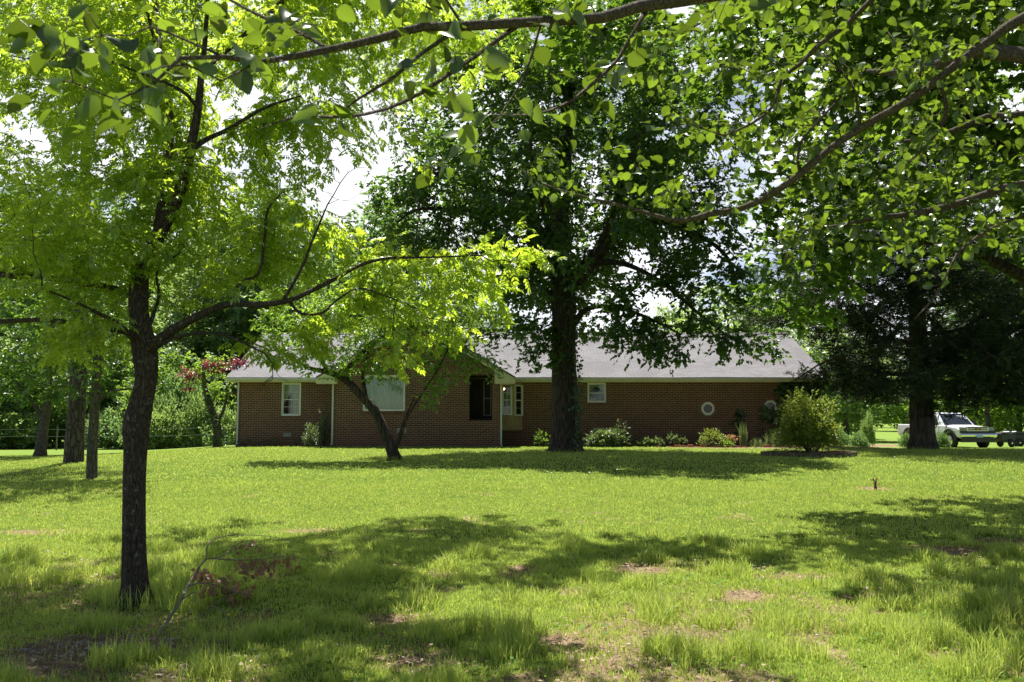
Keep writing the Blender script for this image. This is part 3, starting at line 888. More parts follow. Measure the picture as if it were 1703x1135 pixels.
# gable triangle above
sl = 0.6
ztop = lambda x: 5.22 - sl * abs(x - XGC)
W.add([(XGL, YG, 3.25), (XGR, YG, 3.25), (XGR, YG, max(ztop(XGR), 3.2501)), (XGC, YG, ztop(XGC)), (XGL, YG, max(ztop(XGL), 3.2501))], [[(0, 1, 2, 3, 4)]])
# gable wing sides, house sides and back
W.add([(XGL, YG, ZG), (XGL, YW, ZG), (XGL, YW, 3.2), (XGL, YG, 3.2)], [[(0, 3, 2, 1)]])
W.add([(XGR, YG, ZG), (XGR, YW, ZG), (XGR, YW, 3.2), (XGR, YG, 3.2)], [[(0, 1, 2, 3)]])
for xx in (XL, XR):
    W.add([(xx, YW, ZG), (xx, YB, ZG), (xx, YB, 3.0), (xx, YR, 5.2), (xx, YW, 3.0)], [[(0, 1, 2, 3, 4)]])
W.add([(XL, YB, ZG), (XR, YB, ZG), (XR, YB, 3.0), (XL, YB, 3.0)], [[(0, 1, 2, 3)]])
wall = W.build('wall', M['brick'], house)
# soldier course and rowlock sills
M['brick_sill'] = paint('sill_brick', (0.17, 0.07, 0.05), .9, .4, 9, bump=.4)
for (a, b_, c, d), yy in ((H_left, YW), (H_big, YG), (H_right, YW)):
    Sx = MB(); Sx.box(a - .05, b_ + .05, yy - .035, yy + .05, c - .10, c - .003)
    Sx.build('window_sill', M['brick_sill'], house)

# roof
def slab(mb, P, t=.09):
    P = np.array(P, float); n = len(P); Q = P.copy(); Q[:, 2] -= t
    mb.add(np.vstack((P, Q)), [[tuple(range(n))], [tuple(range(n, 2 * n))[::-1]], [(k, k + n, (k + 1) % n + n, (k + 1) % n) for k in range(n)]])
rx0, rx1, ye = XL - .28, XR + .28, 34.28
rng_r = np.random.default_rng(5)
Rf = MB()
ns = 24; xs = np.linspace(rx0, rx1, ns)          # slightly sagging ridge and planes
sag = 0.02 * np.sin(xs * .9) - .015 * np.sin(xs * 2.1)
Vt = []
for k, x in enumerate(xs):
    Vt += [(x, ye, 3.10 + sag[k] * .4), (x, (ye + YR) / 2, (3.10 + 5.36) / 2 + sag[k] * .5 - .012), (x, YR, 5.36 + sag[k]), (x, 2 * YR - ye, 3.10),
           (x, ye, 3.02 + sag[k] * .4), (x, YR, 5.27 + sag[k]), (x, 2 * YR - ye, 3.02)]
q = []
for k in range(ns - 1):
    a, b_ = 7 * k, 7 * (k + 1)
    q += [(a, b_, b_ + 1, a + 1), (a + 1, b_ + 1, b_ + 2, a + 2), (a + 2, b_ + 2, b_ + 3, a + 3), (a + 4, a + 5, b_ + 5, b_ + 4), (a + 5, a + 6, b_ + 6, b_ + 5), (a, a + 4, b_ + 4, b_), (a + 3, b_ + 3, b_ + 6, a + 6)]
Rf.add(Vt, [q, [(0, 1, 2, 5, 4), (2, 3, 6, 5, 5)][:1]])
e = 7 * (ns - 1)
Rf.add([Vt[e], Vt[e + 1], Vt[e + 2], Vt[e + 5], Vt[e + 4]], [[(0, 4, 3, 2, 1)]])
roof = Rf.build('roof', M['shingle'], house)
Rc = MB(); Rc.prism([(YR - .14, 5.31), (YR, 5.385), (YR + .14, 5.31), (YR, 5.37)], 0, rx0, rx1)
M['ridge'] = paint('ridge_cap_shingle', (0.085, 0.075, 0.08), .85, .25, 8)
Rc.build('ridge_cap', M['ridge'], roof)
Rg_ = MB(); yf = YG - .42; hw = 3.845
for s in (-1, 1):
    x1 = XGC + s * hw
    slab(Rg_, [(x1, yf, 5.37 - sl * hw), (XGC, yf, 5.37), (XGC, YR, 5.37), (x1, YR, 5.37 - sl * hw)] if s < 0 else [(XGC, yf, 5.37), (x1, yf, 5.37 - sl * hw), (x1, YR, 5.37 - sl * hw), (XGC, YR, 5.37)], .07)
Rg_.build('gable_roof', M['shingle_side'], house)
# trim: frieze boards, soffits, rake boards, boxed return
Tr = MB()
for a, b_ in ((XL - .2, XGL - .003), (XGR + .55, XR + .2)):
    Tr.box(a, b_, ye + .02, ye + .05, 2.915, 3.035)
    Tr.box(a, b_, ye + .053, YW + .02, 2.915, 2.935)
for s in (-1, 1):
    xa, xb = XGC, XGC + s * hw
    za, zb = 5.29, 5.29 - sl * hw
    w = .19
    Tr.add([(xa, yf + .01, za), (xb, yf + .01, zb), (xb, yf + .01, zb - w), (xa, yf + .01, za - w), (xa, yf + .05, za), (xb, yf + .05, zb), (xb, yf + .05, zb - w), (xa, yf + .05, za - w)],
           [[(0, 1, 2, 3), (7, 6, 5, 4), (0, 4, 5, 1), (3, 2, 6, 7), (1, 5, 6, 2), (0, 3, 7, 4)]])
    # rake soffit
    Tr.add([(xa, yf + .053, za - w + .01), (xb, yf + .053, zb - w + .01), (xb, YG - .004, zb - w + .01), (xa, YG - .004, za - w + .01)], [[(0, 1, 2, 3)]])
    # triangular boxed return at the eave
    xi = XGC + s * (hw - .80); xo = XGC + s * (hw - .02); zo = 5.29 - sl * hw - .19
    Tr.prism([(xi, zo - .003), (xo, zo - .003), (xo, zo + .02), (xi, 5.29 - sl * (hw - .80) - .19)], 1, yf + .012, YG - .005)
trim = Tr.build('eave_trim', M['cream'], house)
So = MB(); So.box(XGR + .002, XGC + hw - .05, YG - .35, YW - .3, zo - .05, zo - .006)
So.build('soffit', M['tanwood'], trim)
for a, b_ in ((XL - .28, XGL - .01), (XGC + hw + .02, XR + .29)):
    Gt = MB(); Gt.prism([(ye - .11, 3.075), (ye - .10, 2.985), (ye + .01, 2.975), (ye + .01, 3.0), (ye - .085, 3.005), (ye - .095, 3.075)], 0, a, b_)
    Gt.build('gutter', M['gutter'], house)
def spout(px, Yd, z0, z1, lab=None):
    x = at(px, 690, Yd)[0]; d = MB()
    d.box(x - .032, x + .032, Yd - .07, Yd - .004, z0, z1)
    d.tube([(x, Yd - .04, z1 - .02), (x, Yd - .10, z1 + .06), (x, ye - .05 if Yd > 34 else Yd - .3, 2.98)], .035, 6)
    d.tube([(x, Yd - .04, z0 + .03), (x + .02, Yd - .12, z0 - .02), (x + .02, Yd - .3, z0 - .05)], .035, 6)
    o = d.build('downspout', M['downspout'], house)
spout(396, YW, .42, 2.86); spout(553.5, YG + .003, .5, 2.9); spout(833.5, YG, .42, 2.86)
d = MB(); xx = XR - .05; d.box(xx, xx + .08, YW - .08, YW - .004, 2.05, 2.86); d.build('downspout', M['downspout'], house)

def window(h, Yd, sash=True, cols=2, rows=4, fw=.055, curtain=None, drapes=None, split=.5):
    a, b_, c, d_ = h; y = Yd + .03
    fr = MB()
    fr.box(a + .002, a + fw, y, y + .10, c + .002, d_ - .002); fr.box(b_ - fw, b_ - .002, y, y + .10, c + .002, d_ - .002)
    fr.box(a + fw, b_ - fw, y, y + .10, d_ - fw, d_ - .002); fr.box(a + fw, b_ - fw, y - .03, y + .10, c + .002, c + fw)
    w = fr.build('window', M['white'], house)
    ia, ib, ic, id_ = a + fw + .002, b_ - fw - .002, c + fw + .002, d_ - fw - .002
    if sash:
        s = MB(); zm = ic + (id_ - ic) * split; t = .03
        for z0, z1, yy in ((ic, zm, y + .03), (zm - .03, id_, y + .062)):
            s.box(ia, ia + t, yy, yy + .03, z0, z1); s.box(ib - t, ib, yy, yy + .03, z0, z1)
            s.box(ia + t, ib - t, yy, yy + .03, z0, z0 + t); s.box(ia + t, ib - t, yy, yy + .03, z1 - t, z1)
            for k in range(1, cols):
                xx = ia + (ib - ia) * k / cols; s.box(xx - .008, xx + .008, yy + .006, yy + .024, z0 + t, z1 - t)
            for k in range(1, rows // 2):
                zz = z0 + (z1 - z0) * k / (rows // 2); s.box(ia + t, ib - t, yy + .008, yy + .022, zz - .008, zz + .008)
        s.build('sash', M['white'], w)
    g_ = MB(); g_.add([(ia, y + .085, ic), (ib, y + .085, ic), (ib, y + .085, id_), (ia, y + .085, id_)], [[(0, 1, 2, 3)]])
    g_.build('pane', M['glass'], w)
    def cloth(xs_, z0f, z1, mat, yy=y + .16):
        V = []; n = len(xs_)
        for k, x in enumerate(xs_): V += [(x, yy + .025 * math.sin(x * 75), z0f(x)), (x, yy + .02 * math.sin(x * 75 + .4), z1)]
        mk('curtain', V, [np.array([(2 * k, 2 * k + 2, 2 * k + 3, 2 * k + 1) for k in range(n - 1)])], mat, w)
    if curtain: cloth(np.linspace(ia - .05, ib + .05, 120), lambda x: ic, id_ + .02, curtain)
    if drapes:
        for x0, x1, f in drapes: cloth(np.linspace(ia + (ib - ia) * x0, ia + (ib - ia) * x1, 40), f(ia, ib, ic, id_), id_ + .02, M['curtain'])
    return w
window(H_left, YW, drapes=[(.5, 1.02, lambda a, b_, c, d_: (lambda x: c)), (-.02, .5, lambda a, b_, c, d_: (lambda x: d_ - .28 - .55 * max(0, (1 - (x - a) / (b_ - a) * 2.1))))])
wb = window(H_big, YG, sash=False, curtain=M['curtain_green'], fw=.075)
window(H_right, YW, cols=1, rows=2, drapes=[(-.02, 1.02, lambda a, b_, c, d_: (lambda x: d_ - .22 - .10 * math.cos((x - a) / (b_ - a) * 6.28)))])
# cream head panel over the big window
Hp = MB(); Hp.box(H_big[0] + .08, H_big[1] - .08, YG + .012, YG + .028, H_big[3] - .13, H_big[3] - .08); Hp.build('window_head', M['cream'], wb)

# octagonal windows
def octagon(px, py, lab=None):
    c = at(px, py, YW); k8 = np.arange(8) * math.pi / 4 + math.pi / 8
    def ring(r0, r1, y0, y1, ay=YW):
        mb = MB(); V = []
        for r, y in ((r0, y0), (r1, y0), (r1, y1), (r0, y1)):
            V += [(c[0] + r * math.cos(a), y, c[2] + r * math.sin(a)) for a in k8]
        q = [(l * 8 + i, l * 8 + (i + 1) % 8, ((l + 1) % 4) * 8 + (i + 1) % 8, ((l + 1) % 4) * 8 + i) for l in range(4) for i in range(8)]
        return mb.add(V, [q])
    w = ring(.19, .275, YW - .045, YW + .0).build('window', M['white'], house)
    w['label'] = 'octagonal white-framed porthole window'
    V = [(c[0] + .195 * math.cos(a), YW - .012, c[2] + .195 * math.sin(a)) for a in k8]
    mk('pane', V, [np.array([tuple(range(8))])], M['octglass'], w)
    so = MB()
    for i in range(28):
        a = 2 * math.pi * i / 28; r0, r1 = .29, .375; ca, sa = math.cos(a), math.sin(a); hw_ = .028
        P = [(r0, -hw_), (r1, -hw_ * 1.2), (r1, hw_ * 1.2), (r0, hw_)]
        P = [(c[0] + r * ca - t * sa, c[2] + r * sa + t * ca) for r, t in P]
        so.prism(P, 1, YW - .014, YW + .01)
    so.build('brick_surround', M['brick_sill'], w)
    mo = ring(.277, .39, YW - .006, YW + .01); mo.build('mortar_ring', M['mortar'], w)
m = paint('dark_pane', (0.015, 0.018, 0.02), .06, .1, 2); M['octglass'] = m
M['mortar'] = paint('mortar', (0.36, 0.27, 0.19), .9, .15, 20)
octagon(1177, 680); octagon(1281, 677)

# crawl-space vents
for px0, px1, py0, py1, Yd in ((471, 484, 720, 727, YW), (660, 676, 712, 720, YG)):
    a, b_, c, d_ = wxz(px0, px1, py0, py1, Yd); v = MB()
    v.box(a, b_, Yd - .012, Yd - .003, c, d_)
    for k in range(4):
        z = c + (d_ - c) * (k + .5) / 4
        v.prism([(Yd - .03, z - .012), (Yd - .012, z + .012), (Yd - .0125, z - .004)], 0, a + .01, b_ - .01)
    v.build('vent', M['vent'], house)

# screened porch behind the opening in the gable wing
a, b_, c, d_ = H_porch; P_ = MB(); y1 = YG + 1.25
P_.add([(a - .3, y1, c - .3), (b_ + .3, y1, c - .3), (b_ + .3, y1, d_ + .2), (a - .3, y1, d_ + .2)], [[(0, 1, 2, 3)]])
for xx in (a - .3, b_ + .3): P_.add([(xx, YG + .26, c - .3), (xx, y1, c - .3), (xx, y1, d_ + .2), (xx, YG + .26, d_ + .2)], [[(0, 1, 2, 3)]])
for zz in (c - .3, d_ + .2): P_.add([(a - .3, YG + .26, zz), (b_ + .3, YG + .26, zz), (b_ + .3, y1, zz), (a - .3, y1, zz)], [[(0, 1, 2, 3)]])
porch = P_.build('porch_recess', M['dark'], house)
pw = MB(); xa, xb = at(804, 690, y1)[0], at(817, 690, y1)[0]; za, zb = at(0, 690, y1)[2], at(0, 634, y1)[2]
za = at(0, 692, y1)[2]
for x0, x1, z0, z1 in ((xa, xa + .04, za, zb), (xb - .04, xb, za, zb), (xa + .04, xb - .04, za, za + .04), (xa + .04, xb - .04, zb - .04, zb), (xa + .04, xb - .04, (za + zb) / 2 - .02, (za + zb) / 2 + .02)):
    pw.box(x0, x1, y1 - .05, y1 - .005, z0, z1)
M['shadewhite'] = paint('porch_window_frame', (0.30, 0.29, 0.26), .5, .1, 3)
w_ = pw.build('window', M['shadewhite'], porch)
fr_ = MB(); t = .035
for x0, x1, z0, z1 in ((a + .002, a + t, c + .002, d_ - .002), (b_ - t, b_ - .002, c + .002, d_ - .002), (a + t, b_ - t, c + .002, c + t), (a + t, b_ - t, d_ - t, d_ - .002)):
    fr_.box(x0, x1, YG + .05, YG + .09, z0, z1)
fr_.build('screen_frame', M['screen'], house)

# bay window beside the gable wing
bz0, bz1, byf = at(0, 716, 34.25)[2], 2.86, 34.22
xc = at(854.5, 690, byf)[0]; xw = at(868.5, 690, YW)[0]
B = MB()
B.prism([(bay0 + .003, YW - .002), (bay0 + .003, byf), (xc, byf), (xw, YW - .002)], 2, bz0, at(0, 692, byf)[2])
B.prism([(bay0 + .003, YW - .002), (bay0 + .003, byf), (xc, byf), (xw, YW - .002)], 2, 2.80, 2.90)
B.prism([(xc - .06, byf + .002), (xc + .004, byf + .001), (xc + .035, byf + .03), (xc, byf + .07)], 2, at(0, 692, byf)[2], 2.80)
bay = B.build('bay', M['tanwood'], house)
bz = at(0, 691, byf)[2]
def oriented_window(p0, p1, z0, z1, cols, rows):
    p0 = np.array(p0); p1 = np.array(p1); L = np.linalg.norm(p1 - p0); ux = (p1 - p0) / L; nx_ = np.array((ux[1], -ux[0]))
    def bx(mb, s0, s1, d0, d1, za, zb):
        V = []
        for z in (za, zb):
            for d in (d0, d1):
                for s in (s0, s1):
                    q = p0 + ux * s - nx_ * d; V.append((q[0], q[1], z))
        mb.add(V, [[(0, 2, 3, 1), (4, 5, 7, 6), (0, 1, 5, 4), (2, 6, 7, 3), (0, 4, 6, 2), (1, 3, 7, 5)]])
    f = MB(); w = .05
    bx(f, 0, w, -.02, .05, z0, z1); bx(f, L - w, L, -.02, .05, z0, z1); bx(f, w, L - w, -.02, .05, z1 - w, z1); bx(f, w, L - w, -.03, .05, z0, z0 + w)
    wn_ = f.build('window', M['white'], bay)
    s = MB(); zm = (z0 + z1) / 2
    bx(s, w, L - w, .0, .03, zm - .02, zm + .02)
    for k in range(1, cols): ss = L * k / cols; bx(s, ss - .007, ss + .007, .01, .03, z0 + w, z1 - w)
    for k in range(1, rows):
        if k * 2 == rows: continue
        zz = z0 + (z1 - z0) * k / rows; bx(s, w, L - w, .012, .028, zz - .007, zz + .007)
    bx(s, w - .004, w + .025, .0, .03, z0 + w, z1 - w); bx(s, L - w - .025, L - w + .004, .0, .03, z0 + w, z1 - w)
    s.build('sash', M['white'], bay)
    g_ = MB(); q0 = p0 - nx_ * .035; q1 = p1 - nx_ * .035
    g_.add([(*q0, z0), (*q1, z0), (*q1, z1), (*q0, z1)], [[(0, 1, 2, 3)]]); g_.build('pane', M['glass'], bay)
oriented_window((bay0 + .02, byf), (xc - .065, byf), bz, 2.795, 2, 4)
oriented_window((xc + .05, byf + .055), (xw + .02, YW - .03), bz - .02, 2.795, 1, 4)

# a few interior surfaces so the rooms behind the glass have depth
I = MB()
I.box(XL + .3, XR - .3, YW + .3, YB - .3, .55, .60)
for x0 in (-10.6, -7.3, -3.2, .9, 5.5): I.box(x0, x0 + .1, YW + .3, YB - .3, .602, 2.9)
I.box(XL + .3, XR - .3, YW + 4, YW + 4.1, .602, 2.9)
I.box(XL + .3, XR - .3, YG + 1.7, YB - .3, 2.92, 2.96)
I.build('interior_partition', M['darkwall'], house)

# lit pendant lamp inside the bay
lp = at(838, 647, 36.0); lamp = empty('pendant_lamp', tuple(lp), 'small warm lit pendant lamp seen through the bay window', 'lamp')
L_ = MB(); L_.lathe([(.001, -.05), (.03, -.04), (.045, 0), (.03, .035), (.001, .045)], lp, 'z', 12)
m, nt, out = new_mat('bulb'); em = N(nt, 'ShaderNodeEmission'); em.inputs[0].default_value = (1, .5, .16, 1); em.inputs[1].default_value = 9; nt.links.new(em.outputs[0], out.inputs[0])
L_.build('bulb', m, lamp, True)
L_ = MB(); L_.tube([lp + (0, 0, .045), lp + (0, 0, .6)], .006, 6); L_.build('cord', M['dark'], lamp)
L_ = MB(); L_.lathe([(.03, .04), (.10, .03), (.06, .10), (.02, .13)], lp, 'z', 14); L_.build('lamp_shade', M['tanwood'], lamp)
# two small bottles on the kitchen sill
for k, px in enumerate((984, 988)):
    bp = at(px, 669, YW + .2); bz_ = H_right[2] + .06; q = MB(); q.lathe([(.022, 0), (.024, .05), (.022, .10), (.009, .13), (.009, .16)], (bp[0], YW + .135, bz_), 'z', 10)
    tag(q.build('bottle', M['white'], None, True), 'small pale bottle standing inside the sill of the small kitchen window', 'bottle', 'bottles on the window sill')

# ================================================================== trees
def gz(x, y): return float(ground_z(x, y))
TREES = {}

# --- nearest tree, left: knobbly trunk, long limb to the right
rg = np.random.default_rng(21)
t1 = [px_line([(226, 1010, 7.4, 96), (226, 998, 7.4, 66), (226, 978, 7.4, 50), (225, 950, 7.4, 45), (224, 900, 7.4, 41), (224, 800, 7.4, 41), (226, 745, 7.4, 44), (227, 708, 7.4, 51), (237, 660, 7.4, 43), (243, 630, 7.4, 42), (242, 595, 7.4, 47), (238, 566, 7.4, 45), (232, 530, 7.4, 37), (231, 490, 7.4, 35), (238, 440, 7.45, 30),
               (262, 395, 7.5, 27), (283, 355, 7.5, 25), (302, 310, 7.55, 22), (316, 250, 7.6, 19), (328, 190, 7.6, 15), (335, 120, 7.6, 12), (343, 40, 7.6, 9), (346, -80, 7.6, 6), (340, -200, 7.6, 4)]),
      px_line([(250, 582, 7.35, 24), (268, 566, 7.25, 23), (290, 548, 7.15, 20), (330, 526, 7.05, 16), (380, 506, 7.0, 14), (430, 507, 6.95, 13), (480, 500, 6.9, 11), (530, 478, 6.9, 9), (572, 456, 6.9, 8), (600, 441, 6.9, 7), (645, 430, 6.9, 6), (720, 428, 6.9, 4), (800, 425, 6.85, 3)]),
      px_line([(478, 500, 6.9, 7), (500, 522, 6.95, 6), (535, 521, 7.0, 5), (560, 500, 7.0, 4), (600, 480, 7.1, 4), (660, 500, 7.2, 3)]),
      px_line([(252, 578, 7.3, 14), (270, 572, 7.2, 9), (300, 560, 7.1, 7), (340, 554, 7.0, 6), (380, 560, 7.0, 5), (440, 588, 7.0, 3)]),
      px_line([(222, 575, 7.35, 16), (205, 552, 7.2, 12), (188, 535, 7.1, 10), (160, 520, 7.0, 8), (120, 500, 6.9, 5), (70, 480, 6.8, 4)]),
      px_line([(230, 500, 7.45, 14), (190, 480, 7.6, 11), (140, 473, 7.7, 11), (80, 463, 7.8, 11), (0, 457, 7.9, 12), (-120, 440, 8.0, 9)]),
      px_line([(225, 560, 7.5, 12), (170, 545, 7.7, 9), (80, 533, 7.9, 9), (0, 535, 8.1, 9), (-100, 540, 8.2, 6)]),
      px_line([(250, 560, 7.4, 9), (258, 520, 7.4, 8), (265, 490, 7.4, 6), (262, 450, 7.4, 5), (300, 420, 7.3, 4)]),
      px_line([(262, 395, 7.5, 22), (268, 340, 7.6, 17), (276, 280, 7.7, 14), (285, 215, 7.8, 12), (270, 120, 7.9, 9), (240, 0, 8.0, 6)]),
      px_line([(320, 250, 7.6, 12), (345, 232, 7.7, 10), (380, 215, 7.8, 8), (440, 180, 8.0, 6), (500, 160, 8.2, 4)]),
      px_line([(330, 180, 7.6, 9), (300, 150, 7.3, 7), (230, 120, 7.0, 5), (150, 90, 6.8, 4)]),
      px_line([(380, 506, 7.0, 8), (400, 470, 7.1, 7), (430, 455, 7.2, 6), (440, 400, 7.3, 6), (445, 350, 7.4, 5), (470, 320, 7.4, 3)]),
      px_line([(470, 501, 6.9, 8), (500, 450, 6.9, 6), (520, 400, 6.95, 5), (545, 340, 7.0, 3)])]
at1 = blobs([(140, 340, 7.0, .75, .9, .6, 90), (260, 270, 7.2, .7, .9, .6, 70), (70, 420, 7.0, .55, .8, .5, 55), (90, 290, 7.2, .5, .8, .5, 40), (320, 400, 7.0, .45, .7, .4, 40),
             (130, 540, 6.9, .5, .6, .3, 45), (60, 600, 7.3, .3, .5, .2, 12), (200, 430, 6.9, .5, .5, .45, 50), (390, 400, 7.5, .5, .8, .4, 32), (460, 440, 7.8, .5, .7, .35, 34),
             (560, 400, 7.4, .45, .6, .3, 34), (640, 420, 7.0, .45, .5, .3, 44), (730, 430, 6.9, .4, .5, .3, 52), (800, 420, 6.9, .35, .4, .26, 46), (875, 410, 6.85, .26, .35, .16, 26), (905, 425, 6.85, .14, .2, .12, 10),
             (690, 490, 7.1, .5, .5, .28, 44), (770, 510, 7.0, .45, .4, .26, 34), (600, 520, 7.1, .4, .5, .22, 26), (520, 560, 7.0, .35, .5, .2, 18), (430, 570, 7.0, .3, .4, .15, 12), (720, 560, 7.1, .3, .3, .12, 12), (640, 590, 7.1, .3, .3, .1, 8),
             (180, 120, 7.3, .8, 1.0, .5, 60), (380, 130, 8.0, .7, 1.0, .4, 50), (520, 200, 8.4, .6, .9, .35, 22), (60, 170, 7.5, .6, .9, .4, 30), (450, 60, 8.2, .8, 1, .5, 50), (250, 40, 7.6, .9, 1.2, .5, 60), (60, 40, 7.5, .8, 1, .5, 40),
             (200, -150, 7.6, 1.6, 1.5, .7, 26), (450, -180, 8.2, 1.5, 1.5, .7, 26), (-150, 100, 7.5, 1.2, 1.4, 1.2, 70), (-150, 350, 7.5, 1.0, 1.3, .8, 60), (620, -120, 9.0, 1.1, 1.4, .8, 50), (-100, -200, 7.5, 1.4, 1.5, .8, 30), (330, -350, 7.8, 1.5, 1.5, .8, 14)], rg)
at1 = np.concatenate((at1, envelope((-2.5, 13.2, 8.4), (3.3, 3.4, 1.4), 980, rg, .1, seed=17), envelope((-5.6, 10.4, 7.6), (2.6, 2.4, 1.3), 130, rg, .1, seed=18)))  # rear crown lobes, mostly above the frame, added to shade the foreground lawn
t1 += [px_line([(335, 120, 7.6, 9)]) + [(-2.2, 9.4, 6.6, .03), (-1.8, 11.6, 7.6, .024), (-1.2, 13.8, 8.3, .016), (-.4, 15.6, 8.6, .008)], [(-2.0, 10.6, 7.2, .02), (-.2, 12.4, 8.0, .014), (.8, 13.8, 8.4, .007)],
       px_line([(270, 120, 7.9, 8)]) + [(-4.2, 9.4, 6.8, .026), (-5.4, 10.6, 7.4, .016), (-6.6, 11.6, 7.8, .008)], [(-1.9, 11.2, 7.4, .018), (-3.6, 13.0, 8.2, .012), (-4.8, 14.4, 8.4, .006)]]
bare_tw = blobs([(660, 300, 6.95, .42, .4, .32, 60), (570, 290, 7.0, .35, .4, .3, 36), (720, 360, 6.9, .3, .3, .2, 24), (610, 370, 6.9, .3, .3, .25, 26), (440, 640, 6.9, .2, .3, .16, 22), (480, 620, 6.9, .15, .3, .12, 12)], rg)
at1[:, 1] += .35
at1 = np.concatenate((at1, blobs([(180, 330, 9.3, .9, .8, .6, 60), (340, 300, 9.5, .8, .8, .6, 46), (60, 290, 9.2, .9, .8, .6, 55), (440, 380, 9.4, .7, .7, .5, 34), (20, 200, 9.0, .8, .8, .6, 40), (250, 120, 9.6, 1.1, .9, .6, 60), (90, 80, 9.6, 1.0, .9, .6, 50)], rg)))
at1 = np.concatenate((at1, blobs([(420, 60, 9.5, 1.0, 1.2, .6, 50), (560, 100, 10, .9, 1.2, .6, 46), (480, 250, 9.5, .8, 1.0, .5, 34), (620, 220, 10, .8, 1, .5, 34), (350, 300, 9, .6, .8, .4, 24)], rg)))
at1 = np.concatenate((at1, bare_tw))
notbare = lambda P: np.linalg.norm(P[:, None] - bare_tw[None], axis=2).min(1) > .13
r_, G = tree('ash_tree', t1, at1, 'nearest tree at left, dark ridged bent trunk and long limb reaching right, bright yellow-green leaves', 'tree', M['bark_near'], M['leaf_ash'],
             COMPOUND, .13, 3.9, rg, step=.11, kill=.15, tip=.0022, spread=.05, droop=.25, rmax=.0065, big=40, ridge=.10, skstep=.05, iters=60, nrm=.3, only=notbare)

